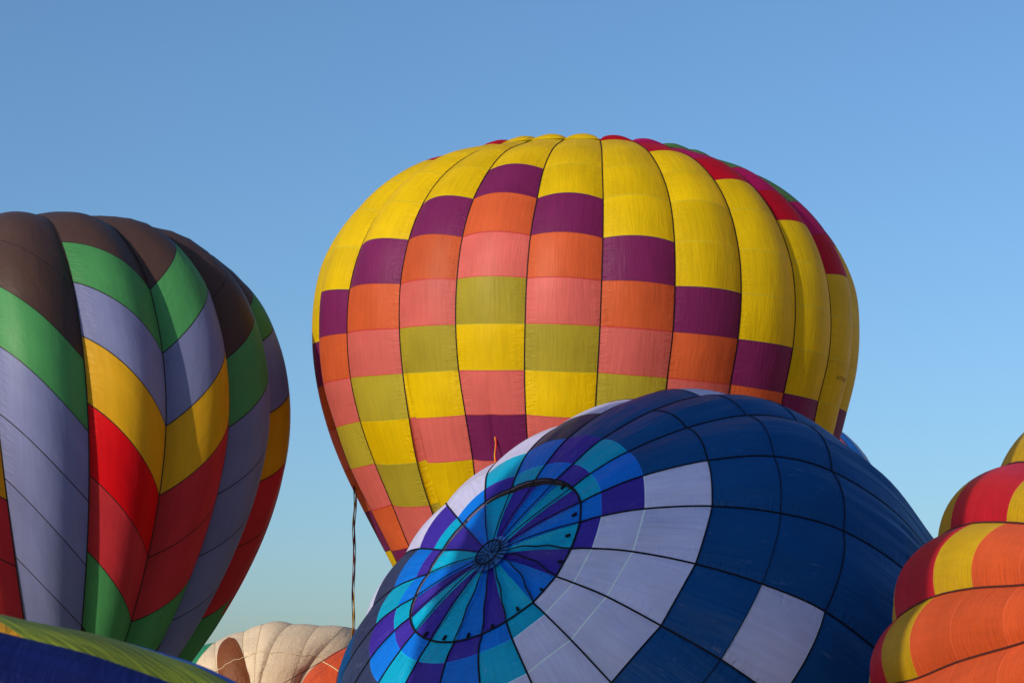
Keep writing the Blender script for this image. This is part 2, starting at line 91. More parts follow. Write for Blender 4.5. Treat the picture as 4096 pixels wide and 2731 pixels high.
TAB_O = dict(
    O=[12.352,32.591,2.284],
    ax=[-0.2897,-0.953,0.0892],
    n=20,
    ph=[[0.6737,0.6737,0.6739,0.6744,0.6755,0.6779,0.67,0.6716,0.6723,0.6726,0.6726,0.6726,0.6726,0.6726,0.6726],[0.9391,0.9391,0.9392,0.9393,0.9398,0.9373,0.937,0.9382,0.9383,0.9382,0.9382,0.9382,0.9382,0.9382,0.9382],[1.213,1.213,1.2127,1.212,1.205,1.2048,1.2232,1.2156,1.2132,1.2123,1.2123,1.2123,1.2123,1.2123,1.2123],[1.4681,1.4681,1.4682,1.4685,1.4701,1.4739,1.4572,1.464,1.4663,1.4674,1.4674,1.4674,1.4674,1.4674,1.4674],[1.7909,1.7909,1.791,1.7911,1.7913,1.7911,1.7881,1.7886,1.7894,1.7902,1.7902,1.7902,1.7902,1.7902,1.7902],[2.1135,2.1136,2.1136,2.1136,2.1135,2.1132,2.1125,2.1124,2.1127,2.1131,2.1131,2.1131,2.1131,2.1131,2.1131],[2.4362,2.4362,2.4362,2.4362,2.4361,2.4359,2.4357,2.4357,2.4358,2.4359,2.4359,2.4359,2.4359,2.4359,2.4359],[2.7589,2.7589,2.7589,2.7589,2.7588,2.7588,2.7587,2.7587,2.7587,2.7588,2.7588,2.7588,2.7588,2.7588,2.7588],[3.0816,3.0816,3.0816,3.0816,3.0816,3.0816,3.0816,3.0816,3.0816,3.0816,3.0816,3.0816,3.0816,3.0816,3.0816],[3.4045,3.4045,3.4045,3.4045,3.4045,3.4045,3.4045,3.4045,3.4045,3.4045,3.4045,3.4045,3.4045,3.4045,3.4045],[3.7273,3.7273,3.7273,3.7273,3.7273,3.7273,3.7273,3.7273,3.7273,3.7273,3.7273,3.7273,3.7273,3.7273,3.7273],[4.0502,4.0502,4.0502,4.0502,4.0502,4.0502,4.0502,4.0502,4.0502,4.0502,4.0502,4.0502,4.0502,4.0502,4.0502],[4.373,4.373,4.373,4.373,4.373,4.373,4.373,4.373,4.373,4.373,4.373,4.373,4.373,4.373,4.373],[4.6958,4.6958,4.6958,4.6958,4.6958,4.6958,4.6958,4.6958,4.6958,4.6958,4.6958,4.6958,4.6958,4.6958,4.6958],[5.0187,5.0187,5.0187,5.0187,5.0187,5.0187,5.0187,5.0187,5.0187,5.0187,5.0187,5.0187,5.0187,5.0187,5.0187],[5.3415,5.3415,5.3415,5.3415,5.3415,5.3415,5.3415,5.3415,5.3415,5.3415,5.3415,5.3415,5.3415,5.3415,5.3415],[5.6647,5.6647,5.6647,5.6647,5.6646,5.6646,5.6645,5.6645,5.6644,5.6644,5.6644,5.6644,5.6644,5.6644,5.6644],[5.9878,5.9878,5.9878,5.9878,5.9878,5.9877,5.9875,5.9874,5.9873,5.9872,5.9872,5.9872,5.9872,5.9872,5.9872],[6.3109,6.3109,6.311,6.311,6.311,6.3109,6.3104,6.3102,6.3101,6.3101,6.3101,6.3101,6.3101,6.3101,6.3101],[6.634,6.634,6.6341,6.6343,6.6346,6.6346,6.633,6.6328,6.6328,6.6329,6.6329,6.6329,6.6329,6.6329,6.6329]],
    r=[[0.946,1.826,2.732,3.635,4.541,5.432,6.125,6.594,6.87,7.138,7.12,6.64,5.76,4.48,3.2],[0.941,1.821,2.725,3.623,4.518,5.377,6.079,6.579,6.865,7.138,7.12,6.64,5.76,4.48,3.2],[0.938,1.818,2.721,3.617,4.514,5.368,6.129,6.597,6.872,7.138,7.12,6.64,5.76,4.48,3.2],[0.938,1.817,2.719,3.613,4.513,5.373,6.166,6.614,6.878,7.138,7.12,6.64,5.76,4.48,3.2],[0.941,1.821,2.725,3.624,4.525,5.399,6.148,6.611,6.878,7.138,7.12,6.64,5.76,4.48,3.2],[0.946,1.825,2.731,3.631,4.532,5.406,6.148,6.611,6.878,7.138,7.12,6.64,5.76,4.48,3.2],[0.95,1.83,2.736,3.637,4.538,5.411,6.15,6.612,6.879,7.138,7.12,6.64,5.76,4.48,3.2],[0.955,1.835,2.741,3.641,4.542,5.414,6.152,6.613,6.88,7.138,7.12,6.64,5.76,4.48,3.2],[0.96,1.84,2.746,3.646,4.546,5.418,6.154,6.615,6.88,7.138,7.12,6.64,5.76,4.48,3.2],[0.96,1.84,2.746,3.646,4.546,5.418,6.154,6.615,6.88,7.138,7.12,6.64,5.76,4.48,3.2],[0.96,1.84,2.746,3.646,4.546,5.418,6.154,6.615,6.88,7.138,7.12,6.64,5.76,4.48,3.2],[0.96,1.84,2.746,3.646,4.546,5.418,6.154,6.615,6.88,7.138,7.12,6.64,5.76,4.48,3.2],[0.96,1.84,2.746,3.646,4.546,5.418,6.154,6.615,6.88,7.138,7.12,6.64,5.76,4.48,3.2],[0.96,1.84,2.746,3.646,4.546,5.418,6.154,6.615,6.88,7.138,7.12,6.64,5.76,4.48,3.2],[0.96,1.84,2.746,3.646,4.546,5.418,6.154,6.615,6.88,7.138,7.12,6.64,5.76,4.48,3.2],[0.96,1.84,2.746,3.646,4.546,5.418,6.154,6.615,6.88,7.138,7.12,6.64,5.76,4.48,3.2],[0.958,1.838,2.744,3.644,4.544,5.416,6.153,6.614,6.88,7.138,7.12,6.64,5.76,4.48,3.2],[0.956,1.836,2.742,3.642,4.543,5.415,6.152,6.613,6.879,7.138,7.12,6.64,5.76,4.48,3.2],[0.953,1.833,2.739,3.64,4.541,5.413,6.149,6.61,6.878,7.138,7.12,6.64,5.76,4.48,3.2],[0.95,1.83,2.737,3.638,4.541,5.414,6.144,6.605,6.875,7.138,7.12,6.64,5.76,4.48,3.2]],
    h=[[-9.514,-8.954,-7.795,-5.587,-3.382,-0.871,1.761,4.149,6.481,8.805,11.12,13.44,15.68,17.92,20.0],[-9.513,-8.952,-7.792,-5.582,-3.371,-0.846,1.779,4.155,6.483,8.805,11.12,13.44,15.68,17.92,20.0],[-9.511,-8.951,-7.791,-5.58,-3.377,-0.851,1.77,4.15,6.481,8.805,11.12,13.44,15.68,17.92,20.0],[-9.511,-8.951,-7.79,-5.579,-3.369,-0.838,1.725,4.133,6.475,8.805,11.12,13.44,15.68,17.92,20.0],[-9.513,-8.952,-7.792,-5.583,-3.375,-0.856,1.745,4.137,6.475,8.805,11.12,13.44,15.68,17.92,20.0],[-9.514,-8.954,-7.795,-5.586,-3.378,-0.859,1.748,4.139,6.476,8.805,11.12,13.44,15.68,17.92,20.0],[-9.516,-8.956,-7.797,-5.588,-3.381,-0.861,1.748,4.139,6.476,8.805,11.12,13.44,15.68,17.92,20.0],[-9.518,-8.958,-7.799,-5.59,-3.382,-0.862,1.747,4.139,6.476,8.805,11.12,13.44,15.68,17.92,20.0],[-9.52,-8.96,-7.8,-5.591,-3.383,-0.863,1.747,4.139,6.476,8.805,11.12,13.44,15.68,17.92,20.0],[-9.52,-8.96,-7.8,-5.591,-3.383,-0.863,1.747,4.139,6.476,8.805,11.12,13.44,15.68,17.92,20.0],[-9.52,-8.96,-7.8,-5.591,-3.383,-0.863,1.747,4.139,6.476,8.805,11.12,13.44,15.68,17.92,20.0],[-9.52,-8.96,-7.8,-5.591,-3.383,-0.863,1.747,4.139,6.476,8.805,11.12,13.44,15.68,17.92,20.0],[-9.52,-8.96,-7.8,-5.591,-3.383,-0.863,1.747,4.139,6.476,8.805,11.12,13.44,15.68,17.92,20.0],[-9.52,-8.96,-7.8,-5.591,-3.383,-0.863,1.747,4.139,6.476,8.805,11.12,13.44,15.68,17.92,20.0],[-9.52,-8.96,-7.8,-5.591,-3.383,-0.863,1.747,4.139,6.476,8.805,11.12,13.44,15.68,17.92,20.0],[-9.52,-8.96,-7.8,-5.591,-3.383,-0.863,1.747,4.139,6.476,8.805,11.12,13.44,15.68,17.92,20.0],[-9.519,-8.959,-7.8,-5.591,-3.383,-0.862,1.747,4.139,6.477,8.805,11.12,13.44,15.68,17.92,20.0],[-9.518,-8.958,-7.799,-5.59,-3.382,-0.862,1.748,4.14,6.477,8.805,11.12,13.44,15.68,17.92,20.0],[-9.517,-8.957,-7.798,-5.589,-3.382,-0.861,1.749,4.141,6.478,8.805,11.12,13.44,15.68,17.92,20.0],[-9.516,-8.956,-7.797,-5.588,-3.382,-0.862,1.751,4.143,6.479,8.805,11.12,13.44,15.68,17.92,20.0]],
)
CREAM_NODES = [[[-19.11,106.85,0.02],[-19.11,107.15,2.5],[-19.11,107.32,5.2],[-19.12,107.48,5.86],[-19.16,107.95,6.07],[-19.21,108.71,6.34],[-19.33,109.89,6.58],[-19.33,111.69,6.33],[-19.33,114.39,4.98],[-19.33,116.89,2.63],[-19.33,117.39,0.02]],[[-17.63,105.87,0.02],[-17.63,106.17,2.43],[-17.63,106.31,5.17],[-17.63,106.46,5.92],[-17.67,106.87,6.4],[-17.73,107.61,6.76],[-17.77,108.76,7.14],[-17.77,110.56,6.89],[-17.77,113.26,5.54],[-17.77,115.76,2.86],[-17.77,116.26,0.02]],[[-15.86,105.13,0.02],[-15.86,105.43,2.37],[-16.0,105.56,5.15],[-16.14,105.69,5.98],[-16.28,106.07,6.59],[-16.42,106.78,7.09],[-16.55,107.93,7.47],[-16.55,109.73,7.22],[-16.55,112.43,5.87],[-16.55,114.93,2.99],[-16.55,115.43,0.02]],[[-13.93,104.63,0.02],[-13.93,104.93,2.37],[-14.17,105.06,5.13],[-14.42,105.19,5.96],[-14.66,105.52,6.8],[-14.81,106.2,7.47],[-14.89,107.3,8.04],[-14.89,109.1,7.79],[-14.89,111.8,6.44],[-14.89,114.3,3.22],[-14.89,114.8,0.02]],[[-13.89,104.38,0.02],[-13.89,104.68,2.36],[-13.91,104.81,5.12],[-13.93,104.94,5.95],[-13.93,105.27,6.78],[-13.89,105.92,7.6],[-13.84,106.97,8.41],[-13.59,108.77,8.16],[-13.34,111.47,6.81],[-13.84,113.97,3.37],[-13.84,114.47,0.02]],[[-13.87,104.42,0.02],[-13.87,104.72,2.26],[-13.61,104.81,5.12],[-13.35,104.9,6.13],[-13.12,105.23,7.01],[-12.75,105.87,7.85],[-12.24,106.97,8.41],[-11.99,108.77,8.16],[-11.74,111.47,6.81],[-12.24,113.97,3.37],[-12.24,114.47,0.02]],[[-12.28,104.65,0.02],[-12.28,104.95,2.32],[-11.99,105.06,5.13],[-11.7,105.17,6.05],[-11.43,105.5,6.93],[-11.14,106.15,7.7],[-10.75,107.24,8.33],[-10.5,109.04,8.08],[-10.25,111.74,6.73],[-10.75,114.24,3.33],[-10.75,114.74,0.02]],[[-12.2,105.15,0.02],[-12.2,105.45,2.32],[-11.63,105.56,5.15],[-11.06,105.67,6.07],[-10.46,106.0,6.91],[-9.79,106.65,7.73],[-9.33,107.75,8.3],[-9.08,109.55,8.05],[-8.83,112.25,6.7],[-9.33,114.75,3.32],[-9.33,115.25,0.02]],[[-10.01,105.89,0.02],[-10.01,106.19,2.38],[-9.71,106.31,5.17],[-9.41,106.44,6.01],[-9.12,106.77,6.86],[-8.81,107.43,7.63],[-8.67,108.54,8.15],[-8.42,110.34,7.9],[-8.17,113.04,6.55],[-8.67,115.54,3.26],[-8.67,116.04,0.02]],[[-8.13,106.85,0.02],[-8.13,107.15,2.5],[-8.06,107.32,5.2],[-7.99,107.48,5.86],[-7.88,107.85,6.53],[-7.8,108.54,7.13],[-7.79,109.68,7.57],[-7.54,111.48,7.32],[-7.29,114.18,5.97],[-7.79,116.68,3.03],[-7.79,117.18,0.02]]]
CREAM_ROPE = [[-16.44,104.85,5.74],[-15.91,104.82,5.9],[-15.29,104.73,6.3],[-14.55,104.68,6.54],[-13.86,104.62,6.82],[-13.54,104.62,6.83],[-13.17,104.64,6.74],[-12.62,104.63,6.8],[-11.56,104.66,6.64],[-10.78,104.66,6.64],[-10.41,104.7,6.47],[-10.21,104.74,6.27]]
BUMP_ROPE = [[-9.95,101.6,6.15],[-9.32,100.41,5.82],[-8.94,99.95,5.57],[-8.62,99.63,5.34]]
GUY = [[-11.81,100.01,4.96],[-10.83,100.19,5.53],[-9.65,100.55,6.24],[-8.36,101.9,7.13]]
BUMP = [[-7.5,103.02,2.82],4.33]
FAR_C = [14.64,109.76,14.37]

# ------------------------------------------------------------------ helpers
def lin(c):
    """sRGB 0-255 to linear"""
    o = []
    for x in c:
        x /= 255.0
        o.append(x / 12.92 if x <= 0.04045 else ((x + 0.055) / 1.055) ** 2.4)
    return o

_mats = {}
def cloth(name, rgb, seam=None, seam_w=0.02, trans=0.30, rough=0.50, crinkle=1.0, edge_crinkle=1.0, stretch=(9.0, 0.9), sheen=0.2, blotch=0.10, billow=0.05, scuff=0.0):
    """ripstop fabric: rgb is the linear colour of the cloth; seam = colour of the doubled hem along a panel edge"""
    if name in _mats:
        return _mats[name]
    m = bpy.data.materials.new(name)
    m.use_nodes = True
    nt = m.node_tree
    N, Lk = nt.nodes, nt.links
    N.clear()
    out = N.new('ShaderNodeOutputMaterial')
    uv = N.new('ShaderNodeUVMap'); uv.uv_map = 'metres'
    eg = N.new('ShaderNodeUVMap'); eg.uv_map = 'edge'
    sep = N.new('ShaderNodeSeparateXYZ'); Lk.new(eg.outputs[0], sep.inputs[0])
    # fading and dirt
    n1 = N.new('ShaderNodeTexNoise'); n1.inputs['Scale'].default_value = 0.55; n1.inputs['Detail'].default_value = 6
    Lk.new(uv.outputs[0], n1.inputs[0])
    r1 = N.new('ShaderNodeMapRange'); r1.inputs['From Min'].default_value = 0.3; r1.inputs['From Max'].default_value = 0.7
    r1.inputs['To Min'].default_value = 1 - blotch; r1.inputs['To Max'].default_value = 1 + blotch
    Lk.new(n1.outputs[0], r1.inputs[0])
    mp0 = N.new('ShaderNodeMapping'); mp0.inputs['Scale'].default_value = (5.0, 0.35, 1)
    Lk.new(uv.outputs[0], mp0.inputs[0])
    n0 = N.new('ShaderNodeTexNoise'); n0.inputs['Scale'].default_value = 1.6; n0.inputs['Detail'].default_value = 4
    Lk.new(mp0.outputs[0], n0.inputs[0])
    r0 = N.new('ShaderNodeMapRange'); r0.inputs['From Min'].default_value = 0.3; r0.inputs['From Max'].default_value = 0.7
    r0.inputs['To Min'].default_value = 1 - blotch * .6; r0.inputs['To Max'].default_value = 1 + blotch * .6
    Lk.new(n0.outputs[0], r0.inputs[0])
    mu = N.new('ShaderNodeMath'); mu.operation = 'MULTIPLY'
    Lk.new(r0.outputs[0], mu.inputs[0]); Lk.new(r1.outputs[0], mu.inputs[1])
    oi = N.new('ShaderNodeObjectInfo')       # each piece of cloth has aged a little differently
    ro = N.new('ShaderNodeMapRange'); ro.inputs['To Min'].default_value = 0.93; ro.inputs['To Max'].default_value = 1.07
    Lk.new(oi.outputs['Random'], ro.inputs[0])
    mu0 = mu
    mu = N.new('ShaderNodeMath'); mu.operation = 'MULTIPLY'
    Lk.new(mu0.outputs[0], mu.inputs[0]); Lk.new(ro.outputs[0], mu.inputs[1])
    mix = N.new('ShaderNodeVectorMath'); mix.operation = 'SCALE'
    mix.inputs[0].default_value = tuple(rgb[:3])
    Lk.new(mu.outputs[0], mix.inputs['Scale'])
    col = mix.outputs[0]
    if seam is not None:
        lt = N.new('ShaderNodeMath'); lt.operation = 'LESS_THAN'; lt.inputs[1].default_value = seam_w
        Lk.new(sep.outputs[1], lt.inputs[0])
        mx = N.new('ShaderNodeMix'); mx.data_type = 'RGBA'
        Lk.new(lt.outputs[0], mx.inputs['Factor']); Lk.new(col, mx.inputs['A']); mx.inputs['B'].default_value = (*seam[:3], 1)
        col = mx.outputs['Result']
    if scuff:
        mps = N.new('ShaderNodeMapping'); mps.inputs['Scale'].default_value = (3.0, 0.9, 1); mps.inputs['Rotation'].default_value = (0, 0, 0.6)
        Lk.new(uv.outputs[0], mps.inputs[0])
        ns = N.new('ShaderNodeTexNoise'); ns.inputs['Scale'].default_value = 1.4; ns.inputs['Detail'].default_value = 9; ns.inputs['Roughness'].default_value = 0.72; ns.inputs['Distortion'].default_value = 0.5
        Lk.new(mps.outputs[0], ns.inputs[0])
        rs_ = N.new('ShaderNodeMapRange'); rs_.inputs['From Min'].default_value = 0.60; rs_.inputs['From Max'].default_value = 0.80
        rs_.inputs['To Min'].default_value = 0.0; rs_.inputs['To Max'].default_value = scuff
        Lk.new(ns.outputs[0], rs_.inputs[0])
        mxs = N.new('ShaderNodeMix'); mxs.data_type = 'RGBA'
        Lk.new(rs_.outputs[0], mxs.inputs['Factor']); Lk.new(col, mxs.inputs['A']); mxs.inputs['B'].default_value = (0.50, 0.55, 0.66, 1)
        col = mxs.outputs['Result']
    # long tension wrinkles along the gore, plus short puckers beside the tapes
    mp = N.new('ShaderNodeMapping'); mp.inputs['Scale'].default_value = (stretch[0], stretch[1], 1)
    Lk.new(uv.outputs[0], mp.inputs[0])
    n2 = N.new('ShaderNodeTexNoise'); n2.inputs['Scale'].default_value = 1.0; n2.inputs['Detail'].default_value = 3; n2.inputs['Distortion'].default_value = 0.4
    Lk.new(mp.outputs[0], n2.inputs[0])
    mp3 = N.new('ShaderNodeMapping'); mp3.inputs['Scale'].default_value = (2.2, 7.0, 1); mp3.inputs['Rotation'].default_value = (0, 0, 0.5)
    Lk.new(uv.outputs[0], mp3.inputs[0])
    n3 = N.new('ShaderNodeTexNoise'); n3.inputs['Scale'].default_value = 1.1; n3.inputs['Detail'].default_value = 4; n3.inputs['Distortion'].default_value = 0.8
    Lk.new(mp3.outputs[0], n3.inputs[0])
    em = N.new('ShaderNodeMapRange'); em.inputs['From Min'].default_value = 0.0; em.inputs['From Max'].default_value = 0.55
    em.inputs['To Min'].default_value = 1.0 * edge_crinkle; em.inputs['To Max'].default_value = 0.06 * edge_crinkle
    Lk.new(sep.outputs[0], em.inputs[0])
    pm = N.new('ShaderNodeMath'); pm.operation = 'MULTIPLY'
    Lk.new(n3.outputs[0], pm.inputs[0]); Lk.new(em.outputs[0], pm.inputs[1])
    ad = N.new('ShaderNodeMath'); ad.operation = 'MULTIPLY_ADD'; ad.inputs[1].default_value = 0.55
    Lk.new(n2.outputs[0], ad.inputs[0]); Lk.new(pm.outputs[0], ad.inputs[2])
    bp = N.new('ShaderNodeBump'); bp.inputs['Strength'].default_value = min(1.0, 0.55 * crinkle); bp.inputs['Distance'].default_value = 0.045 * crinkle
    Lk.new(ad.outputs[0], bp.inputs['Height'])
    # slow slack undulation of the cloth
    mp4 = N.new('ShaderNodeMapping'); mp4.inputs['Scale'].default_value = (1.1, 0.45, 1); mp4.inputs['Rotation'].default_value = (0, 0, .3)
    Lk.new(uv.outputs[0], mp4.inputs[0])
    n4 = N.new('ShaderNodeTexNoise'); n4.inputs['Scale'].default_value = 0.9; n4.inputs['Detail'].default_value = 1.5
    Lk.new(mp4.outputs[0], n4.inputs[0])
    bl = N.new('ShaderNodeBump'); bl.inputs['Strength'].default_value = 1.0; bl.inputs['Distance'].default_value = billow
    Lk.new(n4.outputs[0], bl.inputs['Height']); Lk.new(bl.outputs[0], bp.inputs['Normal'])
    pb = N.new('ShaderNodeBsdfPrincipled')
    pb.inputs['Roughness'].default_value = rough
    pb.inputs['Specular IOR Level'].default_value = sheen
    Lk.new(col, pb.inputs['Base Color']); Lk.new(bp.outputs[0], pb.inputs['Normal'])
    tr = N.new('ShaderNodeBsdfTranslucent')
    Lk.new(col, tr.inputs['Color']); Lk.new(bp.outputs[0], tr.inputs['Normal'])
    ms = N.new('ShaderNodeMixShader'); ms.inputs[0].default_value = trans
    Lk.new(pb.outputs[0], ms.inputs[1]); Lk.new(tr.outputs[0], ms.inputs[2])
    Lk.new(ms.outputs[0], out.inputs[0])
    _mats[name] = m
    return m

def plain(name, rgb, rough=0.7, noise=0.25, scale=8.0):
    if name in _mats:
        return _mats[name]
    m = bpy.data.materials.new(name); m.use_nodes = True
    nt = m.node_tree
    pb = nt.nodes['Principled BSDF']; pb.inputs['Roughness'].default_value = rough; pb.inputs['Specular IOR Level'].default_value = 0.12
    tc = nt.nodes.new('ShaderNodeTexCoord')
    nz = nt.nodes.new('ShaderNodeTexNoise'); nz.inputs['Scale'].default_value = scale; nz.inputs['Detail'].default_value = 4
    nt.links.new(tc.outputs['Object'], nz.inputs[0])
    rm = nt.nodes.new('ShaderNodeMapRange'); rm.inputs['To Min'].default_value = 1 - noise; rm.inputs['To Max'].default_value = 1 + noise
    nt.links.new(nz.outputs[0], rm.inputs[0])
    sc = nt.nodes.new('ShaderNodeVectorMath'); sc.operation = 'SCALE'; sc.inputs[0].default_value = tuple(rgb[:3])
    nt.links.new(rm.outputs[0], sc.inputs['Scale']); nt.links.new(sc.outputs[0], pb.inputs['Base Color'])
    _mats[name] = m
    return m

def tag(o, label=None, cat=None, group=None, kind=None):
    if label: o['label'] = label
    if cat: o['category'] = cat
    if group: o['group'] = group
    if kind: o['kind'] = kind
    return o

def thing(name, loc, label, cat, group=None):
    o = bpy.data.objects.new(name, None)
    o.empty_display_size = 0.5
    o.location = loc
    COL.objects.link(o)
    return tag(o, label, cat, group)

def make_obj(name, verts, faces, mats, parent=None, smooth=True, normals=None, uvs=None, edge=None, mat_idx=None):
    """verts in world metres; stored relative to the parent's base"""
    verts = np.asarray(verts, float)
    if parent is not None:
        verts = verts - np.array(parent.location)
    me = bpy.data.meshes.new(name)
    me.from_pydata([tuple(v) for v in verts], [], faces)
    for m in (mats if isinstance(mats, (list, tuple)) else [mats]):
        me.materials.append(m)
    if mat_idx is not None:
        me.polygons.foreach_set('material_index', np.asarray(mat_idx, dtype=np.int32))
    if uvs is not None:
        li = np.empty(len(me.loops), dtype=np.int32); me.loops.foreach_get('vertex_index', li)
        l1 = me.uv_layers.new(name='metres'); l1.data.foreach_set('uv', np.asarray(uvs, float)[li].ravel())
        l2 = me.uv_layers.new(name='edge'); l2.data.foreach_set('uv', np.asarray(edge, float)[li].ravel())
    me.polygons.foreach_set('use_smooth', [smooth] * len(me.polygons))
    if normals is not None:
        me.normals_split_custom_set_from_vertices([tuple(n) for n in normals])
    me.update()
    o = bpy.data.objects.new(name, me)
    COL.objects.link(o)
    if parent is not None:
        o.parent = parent
    return o

def catmull(tab, v):
    """tab (K,) or (K,...) sampled at float index v"""
    tab = np.asarray(tab, float)
    K = len(tab)
    v = np.clip(v, 0, K - 1 - 1e-6)
    i = np.floor(v).astype(int); t = v - i
    a = tab[np.maximum(i - 1, 0)]; b = tab[i]; c = tab[np.minimum(i + 1, K - 1)]; d = tab[np.minimum(i + 2, K - 1)]
    a = np.where(i == 0, 2 * b - c, a); d = np.where(i >= K - 2, 2 * c - b, d)
    return b + .5 * t * (c - a + t * (2 * a - 5 * b + 4 * c - d + t * (3 * (b - c) + d - a)))

class Envelope:
    """a gored fabric envelope. Every crease j (a load tape) is a curve through levels k, given in
    cylinder coordinates about the axis; the cloth bulges outward between two creases."""
    def __init__(s, O, ax, n, ph, r, h, bulge, sign=1.0, up=None, bend=None, ground=False, extra=None, power=1.0):
        s.O = np.array(O); s.ax = np.array(ax) / np.linalg.norm(ax); s.n = n
        s.sign = sign
        if up is None:
            e = np.array([0, -1., 0])
        else:
            e = np.array(up, float)
        e = e - s.ax * (e @ s.ax); s.e1 = e / np.linalg.norm(e); s.e2 = np.cross(s.ax, s.e1)
        r = np.asarray(r, float); h = np.asarray(h, float); ph = np.asarray(ph, float)
        K = r.shape[-1]
        if r.ndim == 1: r = np.repeat(r[None], n, 0)
        if h.ndim == 1: h = np.repeat(h[None], n, 0)
        if ph.ndim == 1: ph = np.repeat(ph[:, None], K, 1)
        s.K = K
        turn = 2 * math.pi * (1 if ph[1, 0] > ph[0, 0] else -1)
        s.ph = np.concatenate([ph, ph[:1] + turn]); s.r = np.concatenate([r, r[:1]]); s.h = np.concatenate([h, h[:1]])
        s.bulge = np.asarray(bulge, float)
        s.bend = bend; s.ground = ground; s.extra = extra; s.power = power
        vm = np.array(s.K * .45); hf = np.array(.5)
        A, B = s.flat(0, hf * 0, vm), s.flat(0, hf * 2, vm)
        q = np.cross(B - A, s.flat(0, hf, vm + .1) - s.flat(0, hf, vm - .1))
        r0, p0, h0 = s.base(0, hf, vm)
        s.sgn = 1.0 if ((s.flat(0, hf, vm) - s._place(0 * r0, p0, h0)) * q).sum() > 0 else -1.0
    def _place(s, r, ph, h):
        rad_dir = np.cos(ph)[..., None] * s.e1 + np.sin(ph)[..., None] * s.e2
        if s.bend is None:
            return s.O + r[..., None] * rad_dir + (s.sign * h)[..., None] * s.ax
        c, tang = s.bend(h)                       # centre line and its direction
        # carry the cross-section round with the centre line
        ax = tang / np.linalg.norm(tang, axis=-1, keepdims=True)
        e1 = s.e1 - ax * (ax @ s.e1)[..., None]; e1 /= np.linalg.norm(e1, axis=-1, keepdims=True)
        e2 = np.cross(ax, e1) * s.bend_flip
        return s.O + c + r[..., None] * (np.cos(ph)[..., None] * e1 + np.sin(ph)[..., None] * e2)
    bend_flip = 1.0
    def base(s, j, t, v):
        j = j % s.n
        f = lambda T: catmull(T[j], v) * (1 - t) + catmull(T[j + 1], v) * t
        return f(s.r), f(s.ph), f(s.h)
    def flat(s, j, t, v):
        r, ph, h = s.base(j, t, v)
        return s._place(r, ph, h)
    def P(s, j, t, v):
        t, v = np.broadcast_arrays(np.asarray(t, float), np.asarray(v, float))
        r, ph, h = s.base(j, t, v)
        X = s._place(r, ph, h)
        A = s.flat(j, 0 * t, v)
        B = s.flat(j, 0 * t + 1, v)
        W = np.linalg.norm(B - A, axis=-1)
        dv = 0.05
        up = s.flat(j, t, np.clip(v - dv, 0, s.K - 1.001)); dn = s.flat(j, t, np.clip(v + dv, 0, s.K - 1.001))
        nrm = np.cross(B - A, dn - up); nrm /= np.linalg.norm(nrm, axis=-1, keepdims=True) + 1e-12
        nrm = nrm * s.sgn
        b = catmull(s.bulge, v * (len(s.bulge) - 1) / (s.K - 1.0)) * W * (4 * t * (1 - t)) ** s.power
        if s.extra is not None:
            b = b + s.extra(j % s.n, t, v, W)
        X = X + nrm * b[..., None]
        if s.ground:
            z = X[..., 2]
            X = X.copy(); X[..., 2] = np.where(z < 0.5, 0.05 + 0.45 * np.exp((z - 0.5) / 2.0), z)
        return X
    def N(s, j, t, v):
        d = 0.02
        t, v = np.broadcast_arrays(np.asarray(t, float), np.asarray(v, float))
        t0, t1 = np.clip(t - d, 0, 1), np.clip(t + d, 0, 1)
        v0, v1 = np.clip(v - d, 0, s.K - 1.001), np.clip(v + d, 0, s.K - 1.001)
        n = np.cross(s.P(j, t1, v) - s.P(j, t0, v), s.P(j, t, v1) - s.P(j, t, v0))
        n /= np.linalg.norm(n, axis=-1, keepdims=True) + 1e-12
        return n * s.sgn

def grid_faces(nt, nw, off=0, flip=False):
    F = []
    for a in range(nw):
        for b in range(nt):
            i = off + a * (nt + 1) + b
            q = (i, i + 1, i + nt + 2, i + nt + 1)
            F.append(q[::-1] if flip else q)
    return F

def panel_data(env, j, top, bot, t0=0.0, t1=1.0, nt=10, nw=6):
    """top, bot: level at the left and right crease, e.g. (2.0, 2.0), (3.0, 3.0)"""
    tt = np.linspace(t0, t1, nt + 1); ww = np.linspace(0, 1, nw + 1)
    T, Wd = np.meshgrid(tt, ww)
    vt = top[0] + (top[1] - top[0]) * T; vb = bot[0] + (bot[1] - bot[0]) * T
    V = vt + (vb - vt) * Wd
    X = env.P(j, T, V); Nn = env.N(j, T, V)
    gw = np.linalg.norm(env.flat(j, 1 + 0 * V, V) - env.flat(j, 0 * V, V), axis=-1)
    seg = np.linalg.norm(np.diff(X, axis=0), axis=-1)
    ln = np.concatenate([np.zeros((1, nt + 1)), np.cumsum(seg, 0)], 0)
    r, ph, h = env.base(j, T * 0 + .5, V)
    uv = np.stack([(T - .5) * gw + 37.3 * (j % env.n), ln + 11.7 * np.round(top[0] * 3.0) ], -1)
    ed = np.stack([np.minimum(T, 1 - T) * gw, np.minimum(ln, ln[-1:] - ln)], -1)
    flip = ((np.cross(X[0, 1] - X[0, 0], X[1, 0] - X[0, 0]) @ Nn[0, 0]) < 0)
    return X.reshape(-1, 3), Nn.reshape(-1, 3), uv.reshape(-1, 2), ed.reshape(-1, 2), grid_faces(nt, nw, flip=flip)

def panel(name, env, j, top, bot, mat, parent, t0=0.0, t1=1.0, nt=10, nw=6, label=None):
    X, Nn, uv, ed, F = panel_data(env, j, top, bot, t0, t1, nt, nw)
    o = make_obj(name, X, F, mat, parent, normals=Nn, uvs=uv, edge=ed)
    if label: o['label'] = label
    return o

